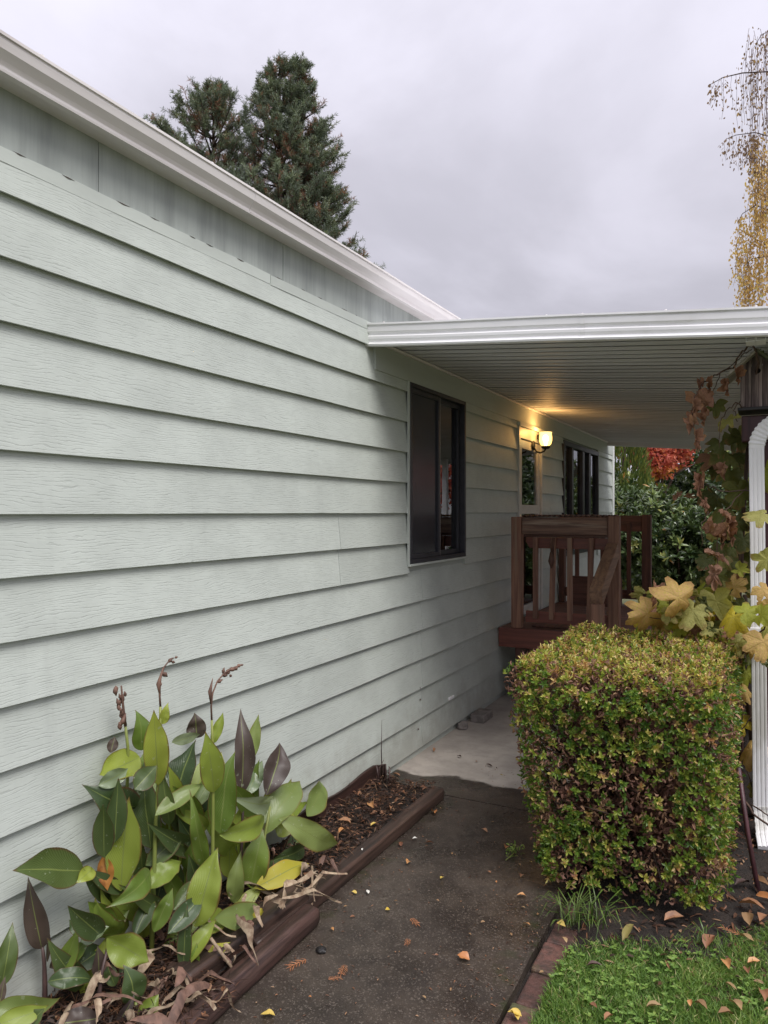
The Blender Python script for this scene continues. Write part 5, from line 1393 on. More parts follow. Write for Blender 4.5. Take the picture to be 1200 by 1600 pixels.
def vleaf(u, v, y, px, mk, tipang, tilt=0.3, kind='f'):
    """leaf centred on the sight line at depth y; tipang: direction of the tip in the picture plane (0 = up, 90 = right)"""
    p = P(u, v, y=y)
    s = px * ((p - Vector((CAM_X, 0, CAM_H))).dot(Vector((-ST, CT, 0)))) / F_PX
    view = (Vector((CAM_X, 0, CAM_H)) - p).normalized()
    right = Vector((CT, ST, 0)); up = Vector((0, 0, 1))
    a = math.radians(tipang); ty = right * math.sin(a) + up * math.cos(a)
    nz = (view + Vector((R.uniform(-tilt, tilt) * 2, R.uniform(-tilt, tilt) * 2, R.uniform(0, tilt * 2.6)))).normalized()
    tx = ty.cross(nz).normalized(); ty = nz.cross(tx)
    m = Matrix((tx, ty, nz)).transposed().to_4x4()
    o = link('dried_leaf' if kind == 'c' else 'leaf', leaf_mesh(kind, R.randrange(5), mk), vine)
    k = s / (1.45 if kind == 'c' else 1.9)
    o.matrix_local = Matrix.Translation(p - ty * k * .25 - origin(vine)) @ m @ Matrix.Diagonal((k, k, k, 1))
    return o
for a in [
  (1068, 930, 4.05, 80, 'grapetan', 60, .35), (1003, 962, 4.1, 70, 'grapetan', 250, .3), (1078, 962, 4.12, 66, 'grapeolive', 200, .3), (1122, 948, 4.2, 66, 'grapeolive', 150, .3),
  (1142, 972, 4.02, 62, 'grapeyellow', 200, .25), (1172, 955, 3.95, 50, 'grapelime', 70, .3), (1192, 1012, 3.9, 62, 'grapetan', 190, .25), (1182, 805, 4.05, 54, 'grapeolive', 255, .3),
  (1194, 880, 4.0, 48, 'grapeolive', 240, .3), (1160, 892, 4.45, 32, 'grapelime', 120, .3), (1152, 915, 4.4, 42, 'grapetan', 60, .3), (1194, 745, 4.4, 66, 'grapelime', 170, .3),
  (1060, 985, 4.2, 46, 'grapelime', 200, .3), (1040, 975, 4.25, 34, 'grapetan', 170, .3), (1150, 1010, 4.2, 52, 'grapeolive', 160, .3), (1165, 1060, 4.45, 54, 'grapelime', 190, .3), (1195, 962, 3.9, 46, 'grapelime', 100, .3),
  (1196, 925, 4.0, 40, 'grapetan', 150, .3), (1165, 1085, 4.4, 44, 'grapetan', 170, .3),
  (1170, 1180, 4.35, 62, 'grapetan', 180, .3), (1160, 1130, 4.5, 44, 'grapeyellow', 120, .3), (1110, 985, 4.35, 44, 'grape', 200, .3), (1185, 1240, 4.5, 40, 'grapeolive', 160, .3),
  (1125, 700, 4.35, 44, 'grape', 200, .4), (1145, 715, 4.5, 62, 'grape', 160, .4), (1138, 748, 4.6, 56, 'grape', 200, .4), (1155, 775, 4.5, 60, 'grape', 180, .4), (1122, 808, 4.5, 46, 'grape', 190, .4), (1152, 825, 4.5, 54, 'grape', 170, .4),
  (1158, 690, 4.55, 50, 'grape', 180, .4), (1100, 880, 4.4, 36, 'grape', 210, .4), (1128, 880, 4.6, 40, 'grapeolive', 190, .4), (1160, 850, 4.4, 48, 'grape', 190, .4), (1120, 905, 4.4, 44, 'grape', 160, .4), (1135, 660, 4.3, 48, 'grapeolive', 200, .4), (1118, 640, 4.25, 40, 'grape', 180, .4)]:
    vleaf(*a)
for a in [(1095, 762, 4.2, 46, 'grapebrown', 175), (1101, 790, 4.2, 30, 'grapebrown', 170), (1138, 812, 4.2, 40, 'grapebrown', 185), (1142, 838, 4.2, 46, 'grapebrown', 175), (1116, 838, 4.15, 42, 'grapebrown', 150), (1128, 848, 4.2, 36, 'grapebrown', 185),
  (1122, 872, 4.15, 44, 'grapebrown', 180), (1117, 905, 4.15, 46, 'grapebrown', 180), (1133, 739, 4.3, 30, 'grapebrown', 180), (1083, 640, 4.1, 30, 'grapebrown', 180), (1083, 668, 4.1, 38, 'grapebrown', 180), (1086, 690, 4.1, 34, 'grapebrown', 185), (1097, 640, 4.15, 50, 'grapebrown', 180),
  (1108, 606, 4.15, 28, 'grapebrown', 180), (1093, 605, 4.15, 26, 'grapebrown', 180), (1138, 608, 4.2, 30, 'grapebrown', 180), (1151, 592, 4.2, 32, 'grapebrown', 180), (1147, 920, 4.5, 40, 'grapebrown', 180), (1090, 698, 4.1, 22, 'grapebrown', 180), (1075, 778, 4.3, 22, 'grapebrown', 90), (1060, 775, 4.4, 20, 'grapebrown', 60), (1103, 656, 4.15, 30, 'grapebrown', 190)]:
    vleaf(*a[:5], a[5], .5, 'c')
for i in range(110):
    u = R.uniform(1000, 1200); v = R.uniform(925, 1000) + max(0, u - 1120) * R.uniform(0, .9)
    if u < 1100 and v > 985: v -= 30
    vleaf(u, v, R.uniform(4.12, 4.6), R.uniform(24, 46), R.choice(('grapetan', 'grapeolive', 'grapeolive', 'grapelime', 'grapeyellow', 'grape', 'grapebrown')), R.uniform(100, 260), .6, R.choice(('f', 'f', 'f', 'c')))
# leaves deeper in the vine
for i in range(56):
    u = R.uniform(1112, 1200); v = R.uniform(680, 1080)
    vleaf(u, v, R.uniform(4.62, 5.3), R.uniform(40, 62), R.choice(('grape', 'grape', 'grape', 'grapeolive', 'grapebrown')), R.uniform(130, 240), .5)
M['vinewood'] = pm('vine_cane_bark', (.12, .07, .05), (.065, .04, .03), (30, 30, 9), .8, .4, rnd=.1)
def cane(pix, r0, r1):
    pl = [P(u, v, y=y) for u, v, y in pix]
    fine = []
    for i in range(len(pl) - 1):
        for k in range(4): fine.append(pl[i].lerp(pl[i + 1], k / 4) + Vector((R.gauss(0, .004), R.gauss(0, .004), R.gauss(0, .004))))
    fine.append(pl[-1]); n = len(fine)
    MB().tube(fine, [r0 + (r1 - r0) * i / (n - 1) for i in range(n)], 6).build('cane', M['vinewood'], vine)
MB().tube([(2.12, 4.66, -.06), (2.06, 4.64, .5), (2.0, 4.62, 1.1), (2.03, 4.60, 1.7), (2.06, 4.56, 2.2)], [.02, .018, .015, .012, .009], 8).build('trunk', M['vinewood'], vine)
cane([(1178, 600, 4.42), (1186, 560, 4.34), (1175, 542, 4.3), (1160, 550, 4.28), (1145, 575, 4.25), (1125, 583, 4.2), (1105, 595, 4.15), (1090, 610, 4.12), (1081, 630, 4.1), (1082, 655, 4.1), (1088, 695, 4.1)], .006, .002)
cane([(1175, 545, 4.31), (1160, 556, 4.29), (1146, 570, 4.25), (1128, 581, 4.21), (1118, 600, 4.18), (1111, 625, 4.16)], .003, .002)
cane([(1168, 768, 4.3), (1130, 768, 4.28), (1110, 762, 4.25), (1098, 750, 4.22)], .004, .002)
cane([(1168, 765, 4.32), (1145, 785, 4.26), (1130, 810, 4.2), (1122, 840, 4.2), (1120, 900, 4.16)], .003, .002)
cane([(1168, 640, 4.4), (1150, 632, 4.3), (1135, 640, 4.28), (1126, 660, 4.26), (1124, 700, 4.28)], .004, .002)
cane([(1158, 628, 4.35), (1145, 640, 4.3), (1152, 660, 4.3)], .003, .002)
cane([(1110, 800, 4.25), (1096, 818, 4.2), (1096, 855, 4.2)], .003, .0015)
cane([(1160, 985, 4.2), (1120, 965, 4.2), (1080, 955, 4.15), (1040, 968, 4.15), (1005, 962, 4.12)], .004, .002)
cane([(1046, 920, 4.06), (1047, 945, 4.08), (1045, 975, 4.12)], .002, .0015)
cane([(1150, 1040, 4.3), (1172, 1005, 4.1), (1195, 985, 3.95), (1200, 960, 3.95)], .006, .003)
cane([(1150, 1075, 4.4), (1160, 1110, 4.4), (1155, 1160, 4.45), (1175, 1230, 4.5)], .004, .003)
cane([(1150, 1150, 4.35), (1175, 1120, 4.4), (1205, 1112, 4.4)], .003, .002)
cane([(1165, 1255, 4.2), (1190, 1285, 4.1), (1215, 1300, 4.0)], .006, .004)
cane([(1175, 1258, 4.2), (1200, 1275, 4.1)], .004, .003)
o = MB().tube([P(1170, 1140, z=0) + Vector((0, 0, .0)), P(1168, 1010, y=5.2), P(1164, 930, y=5.2)], .014, 6).build('cane', M['twig'], vine)

# ================================================================== shrubs and trees behind
def blob_pts(n, blobs, shell=.55):
    ws = np.array([b[3] * b[4] for b in blobs]); k = NR.choice(len(blobs), n, p=ws / ws.sum())
    d = rvec(n); rr_ = NR.uniform(shell, 1.0, n) ** .7
    B = np.array(blobs)[k]
    lum = np.array([mnoise.noise(Vector(q) * 2.3 + Vector((float(kk), 0, 0))) for q, kk in zip(d, k)])
    r2 = rr_ * (1 + .28 * lum)
    p = B[:, :3] + d * r2[:, None] * np.stack([B[:, 3], B[:, 3], B[:, 4]], 1)
    return p, d
M['rhodo'] = leafmat('laurel_leaf', [(0, (.035, .065, .022)), (.5, (.085, .13, .042)), (.85, (.19, .25, .08)), (.97, (.38, .37, .10)), (1, (.42, .22, .05))], .15, .30, objrand=False, spec=.6)
def shrub(name, blobs, nwhorl, label, cat, mat, L, Wd, group=None, trunk=True, zmin=.35):
    c = blobs[0]
    t = thing(name, label, cat, (c[0], c[1], -.1), group)
    p, d = blob_pts(nwhorl, blobs)
    k = (p[:, 2] > zmin) & ((p[:, 1] > 11.9) | (p[:, 0] > 2.75)); p, d = p[k], d[k]
    PT, DD, NN, TT = [], [], [], []
    for i in range(len(p)):
        n = R.randint(7, 11)
        p_, d_, n_ = rosette(n, L * 20, 0)
        z = (Vector(d[i]) + Vector((R.gauss(0, .4), R.gauss(0, .4), R.gauss(0, .4) + .55))).normalized()
        m = np.array(z.to_track_quat('Z', 'Y').to_matrix() @ Matrix.Rotation(R.uniform(0, 6.28), 3, 'Z'))
        PT.append(p_ @ m.T * .5 + p[i]); DD.append(d_ @ m.T); NN.append(n_ @ m.T)
        tb = R.gauss(.42, .2); TT.append(np.clip(tb + NR.normal(size=n) * .1, 0, .95))
    PT = np.concatenate(PT); n = len(PT)
    TT = np.concatenate(TT); TT = np.where(NR.random(n) < .006, 1.0, TT)
    leaf_cloud('foliage', PT, np.concatenate(DD), np.concatenate(NN), NR.uniform(.75, 1.2, n) * L, NR.uniform(.8, 1.2, n) * Wd, TT, mat, t, 'stuff', fold=.12, droop=.2)
    if trunk:
        for b in blobs:
            for q in range(3):
                x, y = b[0] + R.uniform(-.15, .15), b[1] + R.uniform(-.1, .2)
                MB().tube([(x, y, -.15), (x + R.gauss(0, .1), y + R.gauss(0, .1), b[2] * .5), (b[0] + R.gauss(0, b[3] * .5), b[1] + R.gauss(0, b[3] * .4), b[2] + b[4] * .3)], [.035, .028, .012], 6).build('branch', M['twig'], t)
    return t
SG = 'evergreen shrubs beyond the patio'
shrub('laurel_shrub', [(0.30, 13.4, 1.2, .95, .95), (-.4, 13.9, 1.35, .8, .95), (.75, 13.1, .95, .75, .75)], 1500, 'dense dark evergreen shrub beside the far corner of the home', 'shrub', M['rhodo'], .13, .042, SG)
shrub('laurel_shrub', [(2.15, 14.1, 1.75, 1.05, 1.35), (1.45, 13.3, 1.1, .85, .85), (2.4, 13.6, 1.2, .9, 1.0)], 2100, 'taller yellow flecked evergreen shrub behind the hanging vine leaves', 'shrub', M['rhodo'], .13, .042, SG)
shrub('laurel_shrub', [(2.75, 15.2, 1.6, 1.0, 1.4), (2.3, 14.9, 1.2, .8, 1.1)], 1300, 'evergreen shrub mirrored in the door glass past the vine', 'shrub', M['rhodo'], .13, .042, SG)
shrub('laurel_shrub', [(4.3, 6.6, .7, .9, .8), (4.3, 8.2, .7, .9, .85), (4.2, 9.8, .75, .9, .85), (4.0, 11.3, .8, .9, .9)], 2000, 'unseen evergreen row added along the awning side to block light', 'shrub', M['rhodo'], .13, .045, SG, zmin=.1)  # unseen row, added to cut low skylight under the awning
# arborvitae
def arbor(c, h, r, label):
    t = thing('arborvitae', label, 'conifer', (c[0], c[1], -.1))
    n = 9000; k = NR.random(n) ** .7; a = NR.uniform(0, 6.283, n); z = h * (1 - k)
    rad = r * k ** .7 * NR.uniform(.7, 1.05, n) * (1 + .15 * np.sin(a * 7 + z * 2))
    p = np.stack([c[0] + rad * np.cos(a), c[1] + rad * np.sin(a), z], 1)
    d = np.stack([np.cos(a) * .35, np.sin(a) * .35, np.ones(n)], 1) + rvec(n) * .25
    leaf_cloud('foliage', p, d, rvec(n), NR.uniform(.12, .24, n), .03, NR.uniform(.2, .95, n), M['arbor'], t, 'stuff', simple=True)
    MB().tube([(c[0], c[1], -.15), (c[0], c[1], h * .9)], [.1, .02], 8).build('trunk', M['twig'], t)
M['arbor'] = leafmat('arborvitae_spray', [(0, (.06, .10, .03)), (.6, (.13, .20, .05)), (1, (.34, .33, .07))], .25, .6, objrand=False)
q = P(975, 715, y=17.0); arbor((q.x, q.y), 4.6, .85, 'light green conifer peeking over the shrubs by the wall corner')
q = P(945, 715, y=21.0); arbor((q.x - .3, q.y), 5.2, 1.0, 'second conifer hidden mostly by the far wall corner')
# maples
M['maple'] = leafmat('red_maple_leaf', [(0, (.38, .07, .06)), (.6, (.60, .17, .13)), (.85, (.66, .26, .14)), (1, (.62, .30, .06))], .4, .55, objrand=False)
def round_tree(name, blobs, n, label, cat, mat, L, Wd, tintf=None, trunk_h=2.0):
    c = blobs[0]; t = thing(name, label, cat, (c[0], c[1], -.1))
    p, d = blob_pts(n, blobs, .35)
    ti = NR.random(n) * .8
    if tintf is not None: ti = tintf(p, ti)
    leaf_cloud('crown', p, rvec(n) + [0, 0, -.3], rvec(n) + [0, 0, .6], NR.uniform(.7, 1.3, n) * L, NR.uniform(.7, 1.2, n) * Wd, ti, mat, t, 'stuff', droop=.2)
    MB().tube([(c[0], c[1], -.2), (c[0] + .05, c[1], trunk_h), (c[0], c[1] + .1, c[2] + c[4] * .4)], [.13, .10, .03], 9).build('trunk', M['twig'], t)
    for b in blobs:
        for i in range(4):
            e = Vector(b[:3]) + Vector((R.gauss(0, b[3] * .4), R.gauss(0, b[3] * .4), R.gauss(0, b[4] * .4)))
            MB().tube([(c[0], c[1], trunk_h * R.uniform(.7, 1.0)), Vector((c[0], c[1], trunk_h + .2)).lerp(e, .5) + Vector((0, 0, .1)), e], [.05, .03, .01], 6).build('limb', M['twig'], t)
q = P(1026, 722, y=21.0)
round_tree('red_maple', [(q.x - .1, q.y, 3.85, .85, 1.2), (q.x + .5, q.y + .3, 3.6, .5, .8), (q.x - .35, q.y - .2, 3.5, .55, .7), (q.x + .1, q.y - .4, 3.0, .5, .5)], 7500, 'bright red autumn maple glimpsed above the shrubs', 'tree', M['maple'], .10, .07,
           lambda p, t: np.where(p[:, 2] < 2.9, np.clip(t + .35, 0, 1), t))
round_tree('red_maple', [(6.4, 20.0, 2.9, 1.3, 1.1), (7.3, 20.6, 3.1, 1.1, 1.1)], 5000, 'red autumn maple mirrored in the near window glass', 'tree', M['maple'], .11, .08)
# hedge row and neighbour's house farther back
nb = thing('neighbour_house', 'white sided neighbouring house far behind the garden shrubs', 'house', (8, 27, 0))
for i in range(12): MB().box((5.0, 25.0 - .012 * (i % 2), .1 + i * .22), (13.0, 25.2, .1 + i * .22 + .216)).build('siding_board', M['white'], nb)
MB().box((5.0, 25.21, .0), (13.0, 31.0, 2.74)).build('wall', M['white'], nb)
MB().add([(4.6, 24.5, 2.75), (13.4, 24.5, 2.75), (13.4, 28, 4.2), (4.6, 28, 4.2), (4.6, 31.5, 2.75), (13.4, 31.5, 2.75)], [(0, 1, 2, 3), (3, 2, 5, 4)]).build('roof', M['stone'], nb)
for x in (6.2, 9.5):
    f_ = frame_ring(MB(), 0, 1, 0, 1, .1, 0, .1)
    f_ = MB().box((x, 24.96, 1.0), (x + 1.4, 24.985, 2.2)).build('window', M['bronze'], nb); MB().box((x + .08, 24.94, 1.08), (x + 1.32, 24.955, 2.12)).build('pane', M['glass'], f_)
q = P(1100, 760, y=24.0)
shrub('background_hedge', [(q.x - 2.5, 24, 1.3, 2.2, 1.5), (q.x + .6, 24.4, 1.6, 2.0, 1.7), (q.x - .1, 23.5, 3.0, 1.0, 1.4), (q.x + 3.4, 24, 1.3, 2.0, 1.4)], 2200, 'dim evergreen mass closing the garden behind the shrubs', 'shrub', M['rhodo'], .22, .08)

# conifers behind the home
M['needle'] = leafmat('conifer_needle', [(0, (.12, .15, .12)), (.45, (.19, .235, .17)), (.75, (.27, .33, .21)), (.84, (.31, .32, .21)), (.88, (.30, .18, .13)), (1, (.40, .19, .13))], .15, .6, objrand=False)  # greens lightened: distance haze put into the needle colour
M['bark'] = pm('conifer_bark', (.12, .085, .065), (.07, .05, .04), (9, 9, 3), .9, .6, rnd=.1)
def conifer(base, H, radf, depth, label, seedv):
    rs = random.Random(seedv)
    t = thing('conifer_tree', label, 'tree', (base[0], base[1], -.1), 'conifers behind the roof')
    B = Vector((base[0], base[1], 0))
    MB().tube([B, B + Vector((.05, 0, H * .5)), B + Vector((0, .05, H - .25))], [.32, .2, .02], 9).build('trunk', M['bark'], t)
    mb = MB(); TP, TD, TT = [], [], []
    h = .12
    while h < depth:
        rad = radf(h); nb_ = rs.randint(5, 8)
        for i in range(nb_):
            a = rs.uniform(0, 6.283); l = rad * rs.uniform(.6, 1.12)
            up = .95 - .55 * min(1, h / 5) + rs.uniform(-.15, .15)
            p0 = B + Vector((0, 0, H - h)); dh = Vector((math.cos(a), math.sin(a), 0))
            p1 = p0 + dh * l * .55 + Vector((0, 0, l * up * .35)); p2 = p0 + dh * l + Vector((0, 0, l * up * .85))
            mb.tube([p0, p1, p2], [.03 + .006 * l, .02, .006], 5)
            nt_ = int(6 + l * 8)
            for k in range(nt_):
                s_ = rs.uniform(.18, 1.0) ** .7; q_ = p0.lerp(p1, s_ * 2) if s_ < .5 else p1.lerp(p2, s_ * 2 - 1)
                td = (dh * rs.uniform(.2, .9) + Vector((rs.gauss(0, .45), rs.gauss(0, .45), rs.uniform(.25, 1.3)))).normalized()
                tl = rs.uniform(.22, .5) * (.6 + .4 * min(1, l))
                inner = (s_ < .6 and rs.random() < .42) or rs.random() < .06
                TP.append((q_, td, tl, inner)); mb.tube([q_, q_ + td * tl], [.010, .004], 3)
        TP.append((B + Vector((0, 0, H - h)), Vector((rs.gauss(0, .2), rs.gauss(0, .2), 1)).normalized(), .4, False))
        h += rs.uniform(.24, .36)
    br = mb.build('branches', M['bark'], t); br['kind'] = 'stuff'
    PT, DD, TI = [], [], []
    for (q_, td, tl, inner) in TP:
        n = 36
        s_ = NR.uniform(.1, 1.0, n); r_ = rvec(n)
        d_ = r_ + np.array(td) * .9
        PT.append(np.array(q_) + np.array(td) * (s_ * tl)[:, None]); DD.append(d_)
        base_ = .93 if inner else rs.gauss(.42, .2)
        TI.append(np.clip(base_ + NR.normal(size=n) * .07, 0, 1.0 if inner else .84))
    PT = np.concatenate(PT); n = len(PT)
    leaf_cloud('needles', PT, np.concatenate(DD), rvec(n), NR.uniform(.09, .17, n), .018, np.concatenate(TI), M['needle'], t, 'stuff', simple=True)
q = P(436, 95, y=20.5)
conifer((q.x, q.y), q.z - .38, lambda h: .25 + .44 * h ** .75 if h < 2.6 else .36 + .39 * h ** .9, 10.0, 'tall blue green conifer rising highest behind the gutter', 11)
q = P(470, 96, y=20.9)
conifer((q.x, q.y), q.z - .38, lambda h: .22 + .32 * min(h, 2.6) ** .7 + .26 * max(0, h - 2.0), 9.5, 'second leader of the tall conifer on its right', 17)
q = P(332, 128, y=19.6)
conifer((q.x, q.y), q.z - .38, lambda h: .22 + .60 * min(h, 2.2) + .11 * h, 7.5, 'lower broad conifer left of the tall one behind the gutter', 13)

# weeping birch at the right
M['birchleaf'] = leafmat('birch_leaf', [(0, (.24, .17, .15)), (.3, (.36, .24, .16)), (.5, (.64, .45, .20)), (.85, (.74, .56, .24)), (1, (.52, .50, .2))], .5, .55, objrand=False)
M['birchtwig'] = pm('birch_twig', (.20, .15, .14), (.14, .10, .10), (9, 9, 9), .8, 0, rnd=0)
M['birchbark'] = pm('birch_bark', (.55, .53, .5), (.35, .32, .3), (5, 5, 14), .8, .3, rnd=.05, c3=(.08, .07, .065))
birch = thing('weeping_birch', 'weeping birch with hanging twigs and sparse golden leaves beyond the awning', 'tree', (3.1, 16.2, -.1))
MB().tube([(3.1, 16.2, -.2), (3.02, 16.1, 5), (2.85, 16.0, 9), (2.6, 15.9, 12.2)], [.22, .17, .11, .02], 10).build('trunk', M['birchbark'], birch)
mb = MB(); LPn, LD, LT = [], [], []
def limb(pix, r0=.03):
    MB().tube([P(u, v, y=yy) for u, v, yy in pix], [r0 * (1 - .7 * i / (len(pix) - 1)) for i in range(len(pix))], 6).build('limb', M['twig'], birch)
limb([(1245, 170, 16.0), (1200, 113, 15.8), (1160, 115, 15.7), (1130, 122, 15.6), (1110, 133, 15.6)], .018)
limb([(1240, 90, 16.0), (1205, 48, 15.8), (1190, 55, 15.7), (1178, 75, 15.7)], .014)
limb([(1245, 260, 16.0), (1205, 215, 15.8), (1180, 208, 15.7), (1150, 212, 15.7), (1135, 218, 15.7)], .014)
limb([(1245, 380, 16.0), (1205, 330, 15.8), (1180, 322, 15.7), (1160, 335, 15.7), (1152, 350, 15.7)], .014)
limb([(1248, 300, 16.0), (1210, 270, 15.9), (1185, 268, 15.8)], .014)
limb([(1248, 430, 16.0), (1210, 400, 15.9), (1175, 405, 15.8), (1160, 420, 15.8)], .014)
def strand(u, v0, ln, yy, dens, tint0, sway=6):
    pl = []; uu = u
    n = 7
    for i in range(n + 1):
        pl.append(P(uu, v0 + ln * i / n, y=yy)); uu += R.gauss(0, sway / 3)
    mb.tube(pl, [.0045] + [.0032] * (n - 1) + [.0015], 3)
    for i in range(n):
        for q in range(dens):
            p = pl[i].lerp(pl[i + 1], R.random()) + Vector((R.gauss(0, .06), R.gauss(0, .06), 0))
            LPn.append(tuple(p)); LD.append((R.gauss(0, .4), R.gauss(0, .4), -1)); LT.append(min(1, max(0, R.gauss(tint0, .16))))
for i in range(46): strand(R.uniform(1166, 1216), R.uniform(45, 130), R.uniform(60, 170), R.uniform(15.5, 16.2), 1, .12)
for (u, v, l) in ((1110, 133, 34), (1117, 128, 26), (1127, 122, 66), (1131, 122, 50), (1124, 124, 40), (1143, 118, 52), (1150, 117, 84), (1156, 116, 60), (1162, 115, 90)): strand(u, v, l, 15.65, 2, .12, 3)
for (u, v) in ((1178, 75), (1184, 58), (1188, 55), (1196, 50), (1200, 48)): strand(u, v, R.uniform(40, 90), 15.7, 2, .15, 5)
for i in range(22): strand(R.uniform(1135, 1190), R.uniform(205, 225), R.uniform(25, 62), R.uniform(15.6, 15.9), 2, .06, 5)
for i in range(46): strand(R.uniform(1174, 1216), R.uniform(200, 300), R.uniform(60, 150), R.uniform(15.5, 16.2), 5, .55)
for i in range(34): strand(R.uniform(1150, 1212), R.uniform(325, 400), R.uniform(50, 120), R.uniform(15.5, 16.2), 5, .6)
for i in range(24): strand(R.uniform(1155, 1214), R.uniform(400, 440), R.uniform(70, 110), R.uniform(15.5, 16.2), 5, .66)
tw = mb.build('hanging_twigs', M['birchtwig'], birch); tw['kind'] = 'stuff'
n = len(LPn)
leaf_cloud('leaves', LPn, LD, rvec(n), NR.uniform(.035, .085, n), NR.uniform(.02, .05, n), LT, M['birchleaf'], birch, 'stuff')

# ================================================================== fallen leaves, each a thing
M['f_orange'] = leafmat('fallen_orange', [(0, (.46, .19, .07)), (1, (.52, .27, .11))], .1, .4, mottle=((.30, .13, .06), .6))
M['f_yellow'] = leafmat('fallen_yellow', [(0, (.60, .42, .06)), (1, (.66, .50, .16))], .15, .4, mottle=((.5, .32, .08), .5))
M['f_tan'] = leafmat('fallen_tan', [(0, (.22, .12, .055)), (1, (.42, .30, .15))], .1, .6, mottle=((.30, .17, .09), .7))
M['f_brown'] = leafmat('fallen_brown', [(0, (.20, .085, .045)), (1, (.40, .21, .11))], .1, .5, mottle=((.16, .07, .045), .7))
M['f_dark'] = leafmat('fallen_dark', [(0, (.06, .035, .03)), (1, (.09, .05, .04))], .0, .4, mottle=((.03, .02, .018), .7))
M['f_white'] = leafmat('fallen_white', [(0, (.60, .58, .52)), (1, (.7, .68, .62))], .0, .6)
M['f_olive'] = leafmat('fallen_olive', [(0, (.22, .19, .06)), (1, (.26, .2, .08))], .1, .5, mottle=((.12, .07, .04), .7))
def fallen(u, v, px, mk, label, cat='fallen leaf', z=0.006, asp=.6, ang=None, curl=.25, group='leaves fallen on the path'):
    p = P(u, v, z=z); s = px * (p - Vector((CAM_X, 0, CAM_H))).dot(Vector((-ST, CT, 0))) / F_PX
    a = R.uniform(0, 6.28) if ang is None else math.radians(ang)
    d = Vector((math.cos(a), math.sin(a), 0)); 
    o = big_leaf('fallen_leaf', p - d * s / 2 + Vector((0, 0, .002)), p + d * s / 2 + Vector((0, 0, .004 + s * R.uniform(0, .15))), s * asp, M[mk], None, Vector((R.uniform(-.3, .3), R.uniform(-.3, .3), 1)), R.uniform(.03, .12), curl, .12, R.uniform(-.5, .5), R.random() * 50, 5, 7)
    return tag(o, label, cat, group)
def cx6(x, y): return 400 + x / 2.609, 1050 + y / 2.609
def cx8(x, y): return 760 + x / 2.727, 1350 + y / 2.727
for (x, y, px, mk, lab, asp) in [
  (725, 580, 15, 'f_orange', 'curled tan orange leaf standing on the path beside the timber end', .6), (620, 783, 14, 'f_orange', 'orange leaf flat in the middle of the wet path', .65),
  (590, 708, 11, 'f_brown', 'small brownish leaf between the timber and the flat orange leaf', .6), (705, 702, 15, 'f_brown', 'rusty leaf lying past the flat orange leaf on the path', .5),
  (930, 652, 13, 'f_brown', 'brown crumpled leaf near the hedge on the far wet path', .5), (757, 846, 11, 'f_yellow', 'small yellow leaf in the middle of the wet path', .5),
  (845, 1172, 20, 'f_orange', 'largest rounded pale orange leaf alone on the near wet path', .8), (1020, 722, 14, 'f_orange', 'orange leaf beside the weed sprig on the path', .7),
  (1083, 838, 13, 'f_brown', 'reddish brown leaf just past the weed sprig near the hedge', .5), (1082, 918, 15, 'f_orange', 'orange brown leaf under the hedge at the path edge', .5),
  (400, 905, 9, 'f_yellow', 'pale yellow leaf near the round timber end', .7), (536, 975, 8, 'f_yellow', 'tiny round yellow leaf near the path middle', .8),
  (48, 1405, 23, 'f_yellow', 'large pale yellow leaf at the bottom picture edge on the path', .7), (1105, 1035, 13, 'f_orange', 'narrow orange leaf at the right edge of the path slab', .35),
  (310, 1055, 10, 'f_orange', 'small orange leaf right of the round timber end', .6), (392, 1003, 9, 'f_brown', 'small bent brown leaf near the path left side', .4),
  (1053, 1405, 22, 'f_yellow', 'bright yellow leaf resting on the red bricks', .7), (735, 1160, 7, 'f_brown', 'little brown fleck left of the large orange leaf', .6),
  (570, 425, 14, 'f_brown', 'reddish leaf at the wet edge near the wall', .4), (725, 322, 15, 'f_brown', 'dull red leaf on the dry concrete near the wall', .3),
  (950, 385, 14, 'f_dark', 'thin dark leaf on the dry concrete beside the hedge', .3)]:
    u, v = cx6(x, y); fallen(u, v, px, mk, lab, asp=asp)
for (x, y, px, mk) in [(570, 940, 6, 'f_tan'), (740, 938, 5, 'f_tan'), (365, 962, 6, 'f_tan'), (220, 1330, 6, 'f_orange'), (950, 820, 7, 'f_brown'), (965, 617, 5, 'f_tan'), (685, 1332, 7, 'f_tan'), (925, 1025, 7, 'f_tan'), (1040, 1075, 6, 'f_tan'), (870, 1075, 6, 'f_tan'), (1150, 995, 7, 'f_tan'), (1075, 790, 6, 'f_tan'), (800, 745, 5, 'f_tan'), (1090, 965, 6, 'f_tan'), (980, 860, 5, 'f_orange'), (795, 1300, 6, 'f_tan'), (1120, 780, 6, 'f_yellow'), (1000, 425, 6, 'f_yellow'), (900, 370, 6, 'f_brown'), (830, 350, 9, 'f_dark'), (690, 1155, 5, 'f_brown'), (1180, 875, 6, 'f_tan')]:
    u, v = cx6(x, y); fallen(u, v, px, mk, 'tiny leaf fragment scattered on the path concrete', 'leaf fragment', group='tiny leaf fragments on the path')
for (x, y, px, lab) in [(648, 685, 8, 'small white fleck on the wet path across from the timber'), (455, 902, 9, 'white chip beside the pale yellow leaf near the round timber')]:
    u, v = cx6(x, y); fallen(u, v, px, 'f_white', lab, 'white chip')
u, v = cx6(433, 728); fallen(u, v, 5, 'f_white', 'white chip lying on the long cracked timber', 'white chip', z=.108)
u, v = cx6(265, 1135); p = P(u, v, z=.008); rock('dirt_clod', tuple(p), (.022, .018, .010), M['black'], 'dark crumbled clod of dirt on the near path', 8, 'clod')
